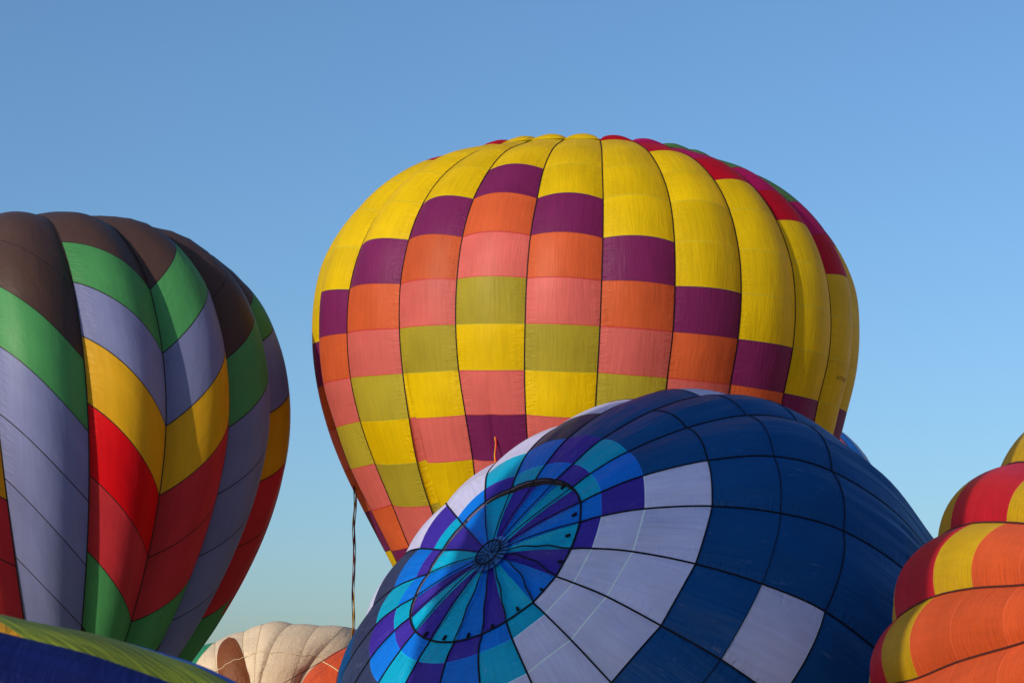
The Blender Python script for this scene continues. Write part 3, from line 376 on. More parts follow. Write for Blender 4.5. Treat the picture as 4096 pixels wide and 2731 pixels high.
def joined_panels(name, env, items, mats, parent, nt=6, nw=3):
    """the far side of an envelope, as one part. items: (j, top, bot, material index)"""
    VX, VN, VU, VE, FF, MI = [], [], [], [], [], []
    off = 0
    for j, top, bot, mi in items:
        X, Nn, uv, ed, F = panel_data(env, j, top, bot, 0, 1, nt, nw)
        VX.append(X); VN.append(Nn); VU.append(uv); VE.append(ed)
        FF += [tuple(i + off for i in f) for f in F]; MI += [mi] * len(F); off += len(X)
    o = make_obj(name, np.vstack(VX), FF, mats, parent, normals=np.vstack(VN), uvs=np.vstack(VU), edge=np.vstack(VE), mat_idx=MI)
    o['kind'] = 'stuff'
    return o

def ribbon(name, pts, nrms, width, thick, mat, parent=None):
    """a flat webbing strip lying on a surface"""
    pts = np.asarray(pts, float); nrms = np.asarray(nrms, float)
    tan = np.gradient(pts, axis=0); tan /= np.linalg.norm(tan, axis=1, keepdims=True) + 1e-12
    side = np.cross(tan, nrms); side /= np.linalg.norm(side, axis=1, keepdims=True) + 1e-12
    w = np.broadcast_to(np.asarray(width, float), (len(pts),))[:, None]
    V = np.stack([pts - side * w / 2 - nrms * thick * .5, pts + side * w / 2 - nrms * thick * .5, pts + side * w / 2 + nrms * thick, pts - side * w / 2 + nrms * thick], 1).reshape(-1, 3)
    F = []
    for i in range(len(pts) - 1):
        for a in range(4):
            b = (a + 1) % 4
            F.append((i * 4 + a, i * 4 + b, i * 4 + 4 + b, i * 4 + 4 + a))
    F += [(3, 2, 1, 0), tuple((len(pts) - 1) * 4 + q for q in range(4))]
    return make_obj(name, V, F, mat, parent, smooth=False)

def tube(name, pts, radius, mat, parent=None, sides=6):
    pts = np.asarray(pts, float)
    tan = np.gradient(pts, axis=0); tan /= np.linalg.norm(tan, axis=1, keepdims=True) + 1e-12
    ref = np.array([0.3, 0.9, 0.2]); a = np.cross(tan, ref); a /= np.linalg.norm(a, axis=1, keepdims=True); b = np.cross(tan, a)
    rr = np.broadcast_to(np.asarray(radius, float), (len(pts),))
    V = []
    for i in range(len(pts)):
        for q in range(sides):
            an = 2 * math.pi * q / sides
            V.append(pts[i] + rr[i] * (math.cos(an) * a[i] + math.sin(an) * b[i]))
    F = []
    for i in range(len(pts) - 1):
        for q in range(sides):
            p = (q + 1) % sides
            F.append((i * sides + q, i * sides + p, (i + 1) * sides + p, (i + 1) * sides + q))
    F += [tuple(range(sides))[::-1], tuple((len(pts) - 1) * sides + q for q in range(sides))]
    return make_obj(name, V, F, mat, parent)

def crease(env, j, v0, v1, n=40, lift=0.012):
    v = np.linspace(v0, v1, n)
    X = env.P(j, np.zeros(n), v)
    nn = env.N(j, np.full(n, .03), v) + env.N(j - 1, np.full(n, .97), v)
    nn /= np.linalg.norm(nn, axis=1, keepdims=True)
    return X + nn * lift, nn

def load_tape(env, j, v0, v1, width, mat, parent, n=40, name='load_tape', lift=0.015):
    X, nn = crease(env, j, v0, v1, n, lift)
    return ribbon(name, X, nn, width, 0.012, mat, parent)

BLACK = plain('black_webbing', (0.005, 0.005, 0.008), 0.6, 0.3, 3)
DARKBROWN = plain('dark_brown_webbing', (0.030, 0.020, 0.018), 0.65, 0.3, 3)
GROUP = 'hot air balloons on the launch field'

# ------------------------------------------------------------------ ground
gm = bpy.data.materials.new('dry_field'); gm.use_nodes = True
nt = gm.node_tree
tc = nt.nodes.new('ShaderNodeTexCoord')
nz = nt.nodes.new('ShaderNodeTexNoise'); nz.inputs['Scale'].default_value = 0.25; nz.inputs['Detail'].default_value = 10
nt.links.new(tc.outputs['Object'], nz.inputs[0])
cr = nt.nodes.new('ShaderNodeValToRGB')
cr.color_ramp.elements[0].position = 0.3; cr.color_ramp.elements[0].color = (0.16, 0.17, 0.075, 1)
cr.color_ramp.elements[1].position = 0.75; cr.color_ramp.elements[1].color = (0.40, 0.34, 0.22, 1)
nt.links.new(nz.outputs[0], cr.inputs[0])
nt.links.new(cr.outputs[0], nt.nodes['Principled BSDF'].inputs['Base Color'])
nt.nodes['Principled BSDF'].inputs['Roughness'].default_value = 0.95
S = 5000.0
g = make_obj('ground', [(-S, -S, 0), (S, -S, 0), (S, S, 0), (-S, S, 0)], [(0, 1, 2, 3)], gm, None, smooth=False)
g['kind'] = 'structure'

# ------------------------------------------------------------------ 1. tall yellow balloon with the stepped diamond pattern
YC = {
    'Y': (0.82, 0.585, 0.002), 'P': (0.205, 0.020, 0.128), 'O': (0.70, 0.130, 0.042), 'K': (0.76, 0.165, 0.155),
    'L': (0.47, 0.40, 0.036), 'R': (0.50, 0.004, 0.018), 'M': (0.48, 0.006, 0.13), 'G': (0.10, 0.24, 0.07),
}
YS = {'Y': (0.75, 0.60, 0.03), 'P': (0.10, 0.03, 0.10), 'O': (0.60, 0.07, 0.05), 'K': (0.70, 0.07, 0.07), 'L': (0.42, 0.40, 0.03), 'R': (0.38, 0.005, 0.02), 'M': (0.36, 0.008, 0.1), 'G': (0.08, 0.18, 0.06)}
YNAME = {'Y': 'yellow', 'P': 'plum', 'O': 'orange', 'K': 'coral', 'L': 'olive', 'R': 'crimson', 'M': 'magenta', 'G': 'green'}
YM = {k: cloth('%s_balloon_cloth' % YNAME[k], YC[k], seam=YS[k], seam_w=0.026, trans=0.52, rough=0.48, crinkle=1.1, edge_crinkle=2.0, stretch=(11.0, 1.1)) for k in YC}

def y_extra(j, t, v, W):
    g = j - 5
    e = 0 * t
    if g == -3:       # slack fold of cloth beside the tape on the lower part
        a = np.clip((v - 6.6) / 2.0, 0, 1) * np.clip((12.5 - v) / 1.5, 0, 1)
        tc = 0.10 + 0.055 * np.clip(v - 7, 0, 5)
        e = e - a * W * 0.13 * np.clip(1 - t / np.maximum(tc, 1e-3), 0, 1) * np.clip(t / np.maximum(tc, 1e-3), 0, 1) * 4
    if g == -2:       # middle of the gore drawn in by the vent line
        a = np.exp(-((v - 8.5) / 0.9) ** 2)
        e = e - a * W * 0.10 * np.exp(-np.abs(t - .46) / 0.14)
    return e
TY = TAB_Y
yb = Envelope(TY['O'], TY['ax'], 24, TY['ph'], TY['r'], TY['h'], [0.055, 0.09, 0.115, 0.13, 0.13, 0.115, 0.095, 0.08, 0.07, 0.07, 0.07, 0.07, 0.07, 0.06, 0.05, 0.05, 0.04], extra=y_extra)
yroot = thing('hot_air_balloon', (2.13, 74.57, 0.0), 'tall upright yellow balloon with stepped plum, orange, coral and olive checks', 'hot air balloon', GROUP)
def y_color(g, i):
    d = (g + 2) % 12
    d = min(d, 12 - d)
    off = 6 - d - abs(i - 8)
    if off >= 0:
        return 'POKLYKP'[min(off, 6)]
    if i < 8:
        k = (d - 3) - i            # 0 = crimson, 1 = magenta, above that green
        if k == 0: return 'R'
        if k == 1: return 'M'
        if k > 1: return 'G'
    return 'Y'
rear = []
ykeys = list(YM)
for j in range(24):
    g = j - 5
    if g > 12: g -= 24
    for i in range(16):
        c = y_color(g, i)
        if -7 <= g <= 6 and i < 13:
            panel('panel', yb, j, (i, i), (i + 1, i + 1), YM[c], yroot, nt=12, nw=6)
        else:
            rear.append((j, (i, i), (i + 1, i + 1), ykeys.index(c)))
joined_panels('rear_panels', yb, rear, [YM[k] for k in ykeys], yroot)
for j in range(24):
    g = j - 5
    load_tape(yb, j, 0, 15.9, 0.036, BLACK, yroot, n=60)
# crown: the parachute cloth bellies up out of the mouth of the crown, one puff per gore
for j in range(24):
    g = j - 5
    if g > 12: g -= 24
    d = min((g + 2) % 12, 12 - (g + 2) % 12)
    c = {2: 'R', 3: 'M', 4: 'G', 5: 'G', 6: 'G'}.get(d, 'Y')
    tt, ww = np.meshgrid(np.linspace(0, 1, 11), np.linspace(0, 1, 15))
    rim_r = 5.45 * (1 - ww)
    ph0, ph1 = yb.ph[j, 0], yb.ph[j + 1, 0]
    ph = ph0 + (ph1 - ph0) * tt
    ww = ww ** 1.6
    rim_r = 5.45 * (1 - ww)
    lobe = np.clip(4 * tt * (1 - tt), 0, 1) ** 0.5 * np.sin(np.clip(ww / 0.26, 0, 1) * math.pi) ** .7 * 0.29
    hh = 6.93 + 0.22 * np.sin(np.clip(ww * 2.0, 0, math.pi / 2)) + lobe
    X = yb.O + rim_r[..., None] * (np.cos(ph)[..., None] * yb.e1 + np.sin(ph)[..., None] * yb.e2) + hh[..., None] * yb.ax
    uvs = np.stack([(tt - .5) * 1.3 + 9 * j, ww * 5], -1).reshape(-1, 2)
    eds = np.stack([np.minimum(tt, 1 - tt) * 1.3, np.minimum(ww, 1 - ww) * 5 + .1], -1).reshape(-1, 2)
    make_obj('parachute_panel', X.reshape(-1, 3), grid_faces(10, 14, flip=True), YM[c], yroot, uvs=uvs, edge=eds)
# mouth ring
aa = np.linspace(0, 2 * math.pi, 49)
ring = yb.O + 2.68 * (np.cos(aa)[:, None] * yb.e1 + np.sin(aa)[:, None] * yb.e2) - 15.1 * yb.ax
tube('mouth_rope', ring, 0.03, BLACK, yroot)

# ------------------------------------------------------------------ 2. upright rainbow balloon, chevrons of slanting bands
LC = {
    'brown': (0.066, 0.036, 0.029), 'green': (0.088, 0.370, 0.125), 'lavender': (0.240, 0.270, 0.520), 'gold': (0.84, 0.45, 0.014),
    'red': (0.90, 0.004, 0.012), 'brick': (0.68, 0.040, 0.055), 'black': (0.016, 0.012, 0.014),
}
LM = {k: cloth('%s_rainbow_cloth' % k, LC[k], seam=(0.028, 0.018, 0.018), seam_w=0.026, trans=0.18 if k in ('brown', 'black') else 0.50, rough=0.45, crinkle=1.0, edge_crinkle=2.8, stretch=(4.0, 3.0), billow=.06, blotch=0.08) for k in LC}
TL = TAB_L
lbulge = [0.04, 0.06, 0.10, 0.15, 0.20, 0.24, 0.25, 0.25, 0.25, 0.25, 0.25, 0.25, 0.24, 0.20, 0.10]
lb = Envelope(TL['O'], TL['ax'], 20, TL['ph'], TL['r'], TL['h'], lbulge)
hs = np.interp(np.linspace(0, lb.K - 1.001, 1500), np.arange(lb.K), TL['h'])
vs_ = np.linspace(0, lb.K - 1.001, 1500)
hs = catmull(np.array(TL['h']), vs_)
def h2v(h):
    return float(np.interp(-h, -hs, vs_))
amean = [6.39, 4.55, 2.32, -0.12, -2.52, -4.97, -7.15, -9.5, -11.9]
bmean = [4.08, 1.89, -0.67, -2.99, -5.08, -7.18, -9.5, -11.9, -12.6]
node = {(a, b): c for a, b, c in TL['nodes']}
def lev(j, fam, k):
    """seam level on crease j: family a = upper end of a slanting band, b = its lower end"""
    if k < 0: return 0.0
    arr = amean if fam == 'a' else bmean
    if k >= len(arr): return lb.K - 1.001
    h = node.get((j, '%s%d' % (fam, k)), arr[k])
    return min(h2v(h), lb.K - 1.001)
warm = ['brown', 'green', 'lavender', 'gold', 'red', 'brick', 'green', 'black', 'black']
warm2 = ['brown', 'green', 'lavender', 'gold', 'brick', 'brick', 'green', 'black', 'black']
cool = ['brown', 'brown', 'green', 'lavender', 'lavender', 'lavender', 'lavender', 'lavender', 'black']
lroot = thing('hot_air_balloon', (-17.9, 75.2, 0.0), 'dark topped upright balloon with slanting green, lavender, gold and red chevron bands', 'hot air balloon', GROUP)
rear = []
lkeys = list(LM)
pat = {0: ('d', cool), 1: ('d', warm), 2: ('u', warm2), 3: ('u', cool), 4: ('u', warm2), 5: ('u', warm2), 19: ('d', warm2), 18: ('d', cool)}
for j in range(20):
    direc, cols = pat.get(j, ('d' if j % 4 < 2 else 'u', cool if j % 2 == 0 else warm2))
    famL, famR = ('a', 'b') if direc == 'd' else ('b', 'a')
    for k in range(9):
        top = (lev(j, famL, k - 1), lev((j + 1) % 20, famR, k - 1))
        bot = (lev(j, famL, k), lev((j + 1) % 20, famR, k))
        if k == 8: bot = (lb.K - 1.001,) * 2
        if j in (18, 19, 0, 1, 2, 3, 4, 5) and k < 8:
            panel('panel', lb, j, top, bot, LM[cols[k]], lroot, nt=14, nw=10)
        else:
            rear.append((j, top, bot, lkeys.index(cols[k])))
joined_panels('rear_panels', lb, rear, [LM[k] for k in lkeys], lroot, nt=8, nw=5)
for j in range(20):
    load_tape(lb, j, 0.2, lb.K - 1.1, 0.05, DARKBROWN, lroot, n=60, lift=0.01)
# crown flap puffs
for j in range(20):
    tt, ww = np.meshgrid(np.linspace(0, 1, 9), np.linspace(0, 1, 7))
    r_ = 4.25 * (1 - ww)
    ph = lb.ph[j, 0] + (lb.ph[j + 1, 0] - lb.ph[j, 0]) * tt
    hh = 8.36 + (4 * tt * (1 - tt)) ** .5 * 0.28 * np.sin(np.clip(ww * 5, 0, math.pi * .55)) * (1 - ww) + .25 * np.sin(ww * math.pi / 2)
    X = lb.O + r_[..., None] * (np.cos(ph)[..., None] * lb.e1 + np.sin(ph)[..., None] * lb.e2) + hh[..., None] * lb.ax
    uvs = np.stack([(tt - .5) * 1.3 + 9 * j, ww * 4], -1).reshape(-1, 2)
    eds = np.stack([np.minimum(tt, 1 - tt) * 1.3, np.minimum(ww, 1 - ww) * 4 + .1], -1).reshape(-1, 2)
    make_obj('parachute_panel', X.reshape(-1, 3), grid_faces(8, 6, flip=True), LM['brown'], lroot, uvs=uvs, edge=eds)

# ------------------------------------------------------------------ 3. half-inflated blue balloon lying on its side, crown towards us
BC = {
    'navy': (0.003, 0.072, 0.255), 'slate': (0.034, 0.050, 0.125), 'indigo': (0.050, 0.026, 0.370), 'royal': (0.003, 0.180, 0.78), 'teal': (0.002, 0.410, 0.68), 'white': (0.63, 0.63, 0.92),
}
BM = {k: cloth('%s_blue_balloon_cloth' % k, BC[k], seam=tuple(min(1, q * 1.25) for q in BC[k]), seam_w=0.02, trans=0.34, rough=0.42, crinkle=1.6, edge_crinkle=1.1, billow=.22, scuff=.30, stretch=(7.0, 0.7)) for k in BC}
BM['white'] = cloth('pale_hemmed_cloth', BC['white'], seam=(0.80, 0.93, 1.0), seam_w=0.024, trans=0.34, rough=0.42, crinkle=1.6, edge_crinkle=1.1, billow=.22, scuff=.30, stretch=(7.0, 0.7))
TB = TAB_B
bax = np.array(TB['ax'])
# centre line: straight from the crown, then sagging level where the cloth lies on the ground
_hh = np.linspace(-1, 26, 541)
_pitch = math.asin(bax[2]) * np.clip(1 - (_hh - 9.5) / 3.0, 0, 1)
_hor = -bax * np.array([1, 1, 0]); _hor /= np.linalg.norm(_hor)
_dir = np.cos(_pitch)[:, None] * _hor - np.sin(_pitch)[:, None] * np.array([0, 0, 1.])
_cen = np.cumsum(_dir, 0) * (_hh[1] - _hh[0]); _i0 = np.argmin(abs(_hh)); _cen -= _cen[_i0]
def b_bend(h):
    sh = h.shape; hf = h.ravel()
    c = np.stack([np.interp(hf, _hh, _cen[:, q]) for q in range(3)], -1).reshape(sh + (3,))
    t = np.stack([np.interp(hf, _hh, _dir[:, q]) for q in range(3)], -1).reshape(sh + (3,))
    return c, -t
def b_extra(j, t, v, W):
    e = 0 * t
    if j in (17, 18):      # half-filled gores at the far shoulder: long folds between the tapes
        a = np.clip((v - 4.9) / 1.0, 0, 1) * np.clip((11 - v) / 3, 0, 1)
        for c, w_, q in ((.34, .05, .055), (.62, .07, .05), (.83, .04, .03)):
            e = e - a * W * q * np.exp(-((t - c - .03 * np.sin(v * 1.7 + j)) / w_) ** 2)
    return e
bb = Envelope(TB['O'], TB['ax'], 20, TB['ph'], TB['r'], TB['h'], [0.02, 0.03, 0.05, 0.06, 0.07, 0.07, 0.07, 0.06, 0.06, 0.05, 0.05, 0.05, 0.04, 0.03, 0.02], sign=-1.0, up=(0, 0, 1), bend=b_bend, ground=True, extra=b_extra)
broot = thing('hot_air_balloon', (4.5, 57.5, 0.0), 'blue and white balloon lying half inflated, round crown vent facing left', 'hot air balloon', GROUP)
rows = {
    0: 'white white white navy white', 1: 'white white white navy navy', 2: 'teal white white navy navy', 3: 'royal teal white navy', 4: 'indigo royal white navy',
    5: 'teal indigo navy', 6: 'royal teal navy', 7: 'indigo royal slate', 8: 'teal indigo slate', 9: 'royal teal slate', 10: 'indigo royal slate white white white',
    11: 'teal indigo white white white', 12: 'royal white white white white', 13: 'indigo teal white white white', 14: 'teal royal slate white white', 15: 'royal indigo navy navy white',
    16: 'indigo teal navy', 17: 'teal royal navy', 18: 'royal indigo white', 19: 'indigo white white',
}
rear = []
bkeys = list(BM)
for j in range(20):
    cs = rows[j].split()
    for i in range(14):
        c = cs[i] if i < len(cs) else ('white' if j in (11, 12, 13) and i < 6 else 'navy')
        if i < 8:
            panel('panel', bb, j, (i, i), (i + 1, i + 1), BM[c], broot, nt=10, nw=6 if i > 1 else 4)
        else:
            rear.append((j, (i, i), (i + 1, i + 1), bkeys.index(c)))
joined_panels('rear_panels', bb, rear, [BM[k] for k in bkeys], broot)
for j in range(20):
    load_tape(bb, j, 0, 13.9, 0.046, BLACK, broot, n=70)
# dark webbing round the belly where navy meets white (levels 3, 4 and 5)
for kk, wd in ((3, 0.038), (4, 0.022), (5, 0.032)):
    for j in range(20):
        if kk == 3 and j not in (0, 1, 2, 3, 18, 19, 17, 16): continue
        t_ = np.linspace(0, 1, 12)
        X = bb.P(j, t_, np.full(12, float(kk))); nn = bb.N(j, t_, np.full(12, float(kk)))
        ribbon('belly_tape', X + nn * .012, nn, wd, 0.01, BLACK, broot)
# rim rope of the vent
rim, rimn = [], []
for j in range(20):
    rim.append(bb.P(j, np.array([0., .33, .66]), np.zeros(3))); rimn.append(bb.N(j, np.array([.05, .33, .66]), np.zeros(3)))
rim = np.vstack(rim); rimn = np.vstack(rimn)
rim = np.vstack([rim, rim[:1]]); rimn = np.vstack([rimn, rimn[:1]])
ribbon('vent_rim_tape', rim + rimn * .02, rimn, 0.055, 0.012, BLACK, broot)
# dark lip cloth inside the rim, seen where the vent sags away from it
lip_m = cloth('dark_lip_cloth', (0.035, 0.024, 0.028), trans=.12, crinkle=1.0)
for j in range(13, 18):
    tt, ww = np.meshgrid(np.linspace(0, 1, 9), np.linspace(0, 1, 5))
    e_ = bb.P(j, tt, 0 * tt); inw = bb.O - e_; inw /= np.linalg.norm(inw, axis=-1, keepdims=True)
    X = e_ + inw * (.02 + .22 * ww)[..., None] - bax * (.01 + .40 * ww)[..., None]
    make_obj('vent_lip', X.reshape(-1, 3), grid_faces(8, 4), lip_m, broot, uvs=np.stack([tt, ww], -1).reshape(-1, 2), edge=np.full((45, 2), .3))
# the parachute vent: twenty wedges drawn in to the hub, sagging away from the rim on the upper side
hub_c = bb.O + bax * 0.12
wedge_cols = {12: 'royal', 13: 'teal', 14: 'indigo', 15: 'royal', 16: 'teal', 17: 'indigo', 18: 'royal', 19: 'teal', 0: 'indigo', 1: 'royal', 2: 'teal', 3: 'indigo', 4: 'royal', 5: 'teal', 6: 'indigo', 7: 'teal', 8: 'indigo', 9: 'royal', 10: 'teal', 11: 'indigo'}
gap = {8: .03, 9: .04, 10: .02, 11: .04, 12: .06, 13: .06, 14: .12, 15: .17, 16: .15, 17: .07}
def disc_pt(j, t, w):
    """w 0 at the hub, 1 at the edge of the vent cloth"""
    a, b = bb.P(j, 0., 0.), bb.P(j, 1., 0.)
    gp = gap.get(j % 20, 0.0) * (1 - t) + gap.get((j + 1) % 20, 0.0) * t
    edge = bb.P(j, t, 0 * t)
    inw = bb.O - edge; ln = np.linalg.norm(inw, axis=-1, keepdims=True)
    edge = edge + inw / ln * (gp[..., None] * .55) - bax * (0.015 + gp[..., None] * 0.7)
    lobe = -0.10 * (4 * t * (1 - t)) * np.sin(np.clip(w, 0, 1) * math.pi) ** .7
    X = hub_c + (edge - hub_c) * w[..., None] + bax * (lobe + 0.10 * np.sin(w * math.pi))[..., None] * 1.0
    return X
vent_panels = []
for j in range(20):
    tt, ww = np.meshgrid(np.linspace(0, 1, 9), np.linspace(0.12, 1, 11))
    X = disc_pt(j, tt, ww)
    uvs = np.stack([(tt - .5) * ww * .9 + 3.1 * j, ww * 2.85], -1).reshape(-1, 2)
    eds = np.stack([np.minimum(tt, 1 - tt) * .9 * ww, (1 - ww) * 2.85 + .1], -1).reshape(-1, 2)
    vent_panels.append(make_obj('vent_panel', X.reshape(-1, 3), grid_faces(8, 10), BM[wedge_cols[j]], broot, uvs=uvs, edge=eds))
# clear patch and crown ring at the hub
def hub_ring(rad_, off, n=40):
    a = np.linspace(0, 2 * math.pi, n + 1)
    return hub_c + bax * off + rad_ * (np.cos(a)[:, None] * bb.e1 + np.sin(a)[:, None] * bb.e2)
patch_m = cloth('hub_patch_cloth', (0.060, 0.20, 0.55), trans=0.5, crinkle=1.0, stretch=(6, 6), blotch=.5)
n = 40
pv = [hub_c + bax * .02] + list(hub_ring(.3, .055)[:-1]) + list(hub_ring(.62, .075)[:-1])
pf = [(0, 1 + i, 1 + (i + 1) % n) for i in range(n)] + [(1 + i, 1 + n + i, 1 + n + (i + 1) % n, 1 + (i + 1) % n) for i in range(n)]
puv = np.array(pv) @ np.stack([bb.e1, bb.e2], 1)
make_obj('hub_patch', pv, pf, patch_m, broot, uvs=puv, edge=np.full((len(pv), 2), .5))
tube('crown_ring', hub_ring(.42, .17), 0.022, BLACK, broot, 8)
rng = random.Random(4)
for j in range(20):
    w = np.linspace(0.02 if j % 2 == 0 else 0.10, 1.0, 26)
    t_ = np.zeros(26)
    X = disc_pt(j, t_, w) + bax * (0.055 + .05 * (1 - w) ** 4)[:, None]
    rim_p = bb.P(j, 0., 0.)
    X = X + (w ** 6)[:, None] * (rim_p + bax * .03 - X[-1])
    slack = {1: .20, 2: .26, 3: .10, 0: .10, 4: .08, 5: .10, 6: .05}.get(j, 0.0)
    nb = np.cross(X[-1] - X[0], bax); nb /= np.linalg.norm(nb)
    dw = slack * np.sin(w * math.pi) + (0.02 if slack else 0) * np.sin(w * 19 + j)
    X = X + nb[None] * dw[:, None] * (-1)
    ribbon('vent_line', X, np.repeat(bax[None], 26, 0), (0.04 if slack else 0.032) * np.clip(.22 + w * 1.6, 0, 1), 0.012, BLACK, broot)
for j, t, w, an in ((18, .5, .93, 0), (19, .45, .90, .2), (0, .5, .95, .4), (1, .55, .97, .6), (2, .5, .94, .9), (3, .55, .97, 1.3), (4, .5, .96, 1.6), (5, .45, .95, 1.7), (6, .4, .96, 2.0), (16, .5, .98, -.6)):
    c = disc_pt(j, np.array(t), np.array(w)) + bax * .05
    u_ = c - hub_c; u_ = u_ - bax * (u_ @ bax); u_ /= np.linalg.norm(u_); s_ = np.cross(bax, u_)
    a_, b_ = .075, .035
    vv = [c + x * u_ * a_ + y * s_ * b_ + z * bax * .02 for z in (-1, 1) for x, y in ((-1, -1), (1, -1), (1, 1), (-1, 1))]
    tab = make_obj('velcro_tab', vv, [(3, 2, 1, 0), (4, 5, 6, 7), (0, 1, 5, 4), (1, 2, 6, 5), (2, 3, 7, 6), (3, 0, 4, 7)], BLACK, broot, smooth=False)
    tab.parent = vent_panels[j]

# ------------------------------------------------------------------ 4. red, yellow and orange balloon lying on its side at the right
OC = {'orange': (0.74, 0.115, 0.026), 'yellow': (0.68, 0.44, 0.004), 'red': (0.66, 0.014, 0.028)}
OM = {k: cloth('%s_lobed_balloon_cloth' % k, OC[k], seam=tuple(min(1, q * 1.3 + .03) for q in OC[k]), seam_w=0.014, trans=0.38, rough=0.45, crinkle=0.9, edge_crinkle=2.0, stretch=(1.6, 6.0), billow=.08) for k in OC}
TO = TAB_O
ob = Envelope(TO['O'], TO['ax'], 20, TO['ph'], TO['r'], TO['h'], [0.10, 0.14, 0.165, 0.17, 0.17, 0.17, 0.17, 0.17, 0.17, 0.18, 0.2, 0.18, 0.15, 0.1, 0.05], sign=-1.0, up=(0, 0, 1), ground=True)
oroot = thing('hot_air_balloon', (14.0, 38.0, 0.0), 'orange balloon with red and yellow stepped edge lying on its side, deep scalloped gores', 'hot air balloon', GROUP)
rear = []
okeys = list(OM)
# levels 6, 5, 4, 3 are the seams m0 to m3 going right
def o_color(j, i):
    # i = panel between level i and i+1 ; smaller i = further right
    if j in (2,):   y0, y1 = 5, 6      # lobe D  (below tape 2)
    elif j == 1:    y0, y1 = 4, 5      # lobe C
    elif j == 0:    y0, y1 = 3, 4      # lobe B
    elif j == 19:   y0, y1 = 6, 8      # lobe A
    elif j == 3:    y0, y1 = 6, 7
    elif j == 4:    y0, y1 = 7, 8
    else:           y0, y1 = (j * 3) % 5 + 2, (j * 3) % 5 + 3
    if i < y0: return 'orange' if j != 19 else 'yellow'
    if i < y1: return 'yellow'
    if i < y1 + 2: return 'red'
    if i < y1 + 4 : return 'yellow'
    return 'orange'
for j in range(20):
    for i in range(14):
        c = o_color(j, i)
        if j in (18, 19, 0, 1, 2, 3, 4) and i < 9:
            panel('panel', ob, j, (i, i), (i + 1, i + 1), OM[c], oroot, nt=14, nw=7)
        else:
            rear.append((j, (i, i), (i + 1, i + 1), okeys.index(c)))
joined_panels('rear_panels', ob, rear, [OM[k] for k in okeys], oroot)
for j in range(20):
    load_tape(ob, j, 0, 13.9, 0.032, plain('brown_webbing', (0.06, 0.015, 0.012), .6), oroot, n=60, lift=0.012)

# its crown is closed by a flat vent of twenty wedges
o_tip = ob.flat(0, np.array(0.), np.array(0.)) * 0 + np.mean([ob.flat(j, np.array(0.), np.array(0.)) for j in range(20)], axis=0) + ob.ax * .12
for j in range(20):
    tt, ww = np.meshgrid(np.linspace(0, 1, 5), np.linspace(0.02, 1, 6))
    e_ = ob.P(j, tt, 0 * tt)
    X = o_tip + (e_ - o_tip) * ww[..., None] - ob.ax * .02
    make_obj('vent_panel', X.reshape(-1, 3), grid_faces(4, 5), OM[('red', 'orange', 'yellow', 'orange')[j % 4]], oroot, uvs=np.stack([tt * .4 + j, ww * 1.1], -1).reshape(-1, 2), edge=np.full((30, 2), .3))

class Loft(Envelope):
    """envelope given directly by its tape lines: nodes[line][k] in world metres; cloth bellies out between neighbours"""
    def __init__(s, nodes, centre, bulge):
        s.T = np.array(nodes, float); s.n = len(nodes) - 1; s.K = s.T.shape[1]; s.C = np.array(centre); s.bulge = np.asarray(bulge, float)
    def flat(s, j, t, v):
        t, v = np.broadcast_arrays(np.asarray(t, float), np.asarray(v, float))
        g = lambda i: np.stack([catmull(s.T[i][:, q], v) for q in range(3)], -1)
        return g(j) * (1 - t)[..., None] + g(j + 1) * t[..., None]
    def P(s, j, t, v):
        t, v = np.broadcast_arrays(np.asarray(t, float), np.asarray(v, float))
        X = s.flat(j, t, v); A = s.flat(j, 0 * t, v); B = s.flat(j, 0 * t + 1, v)
        nrm = np.cross(B - A, s.flat(j, t, np.clip(v + .05, 0, s.K - 1.001)) - s.flat(j, t, np.clip(v - .05, 0, s.K - 1.001)))
        nrm /= np.linalg.norm(nrm, axis=-1, keepdims=True) + 1e-12
        sg = np.sign(((X - s.C) * nrm).sum(-1, keepdims=True)); nrm *= np.where(sg == 0, 1, sg)
        W = np.linalg.norm(B - A, axis=-1) * (2.4 if j == 4 else (1.5 if j == 2 else 1.0))
        X = X + nrm * (catmull(s.bulge, v * (len(s.bulge) - 1) / (s.K - 1.0)) * W * 4 * t * (1 - t))[..., None]
        X[..., 2] = np.maximum(X[..., 2], 0.02)
        return X
    def N(s, j, t, v):
        t, v = np.broadcast_arrays(np.asarray(t, float), np.asarray(v, float))
        d = .02
        n = np.cross(s.P(j, np.clip(t + d, 0, 1), v) - s.P(j, np.clip(t - d, 0, 1), v), s.P(j, t, np.clip(v + d, 0, s.K - 1.001)) - s.P(j, t, np.clip(v - d, 0, s.K - 1.001)))
        n /= np.linalg.norm(n, axis=-1, keepdims=True) + 1e-12
        sg = np.sign(((s.P(j, t, v) - s.C) * n).sum(-1, keepdims=True))
        return n * np.where(sg == 0, 1, sg)
    def base(s, j, t, v):
        return 0 * t, 0 * t, 0 * t

# ------------------------------------------------------------------ registration letters on the yellow balloon
cu = bpy.data.curves.new('registration_lettering', 'FONT')
cu.body = 'N773LB'; cu.size = 1.0; cu.resolution_u = 3
tmp = bpy.data.objects.new('registration_lettering', cu); COL.objects.link(tmp)
dg = bpy.context.evaluated_depsgraph_get()
tm = tmp.evaluated_get(dg).to_mesh()
tv = np.array([v.co[:] for v in tm.vertices]); tf = [tuple(p.vertices) for p in tm.polygons]
bpy.data.objects.remove(tmp)
x0, x1 = tv[:, 0].min(), tv[:, 0].max()
tx = (tv[:, 0] - x0) / (x1 - x0)
T_ = 0.26 + 0.34 * tx; V_ = 6.42 - 0.085 * (tv[:, 1] / 0.72)
LX = yb.P(9, T_, V_) + yb.N(9, T_, V_) * 0.012
make_obj('registration_lettering', LX, tf, BLACK, yroot, smooth=False)

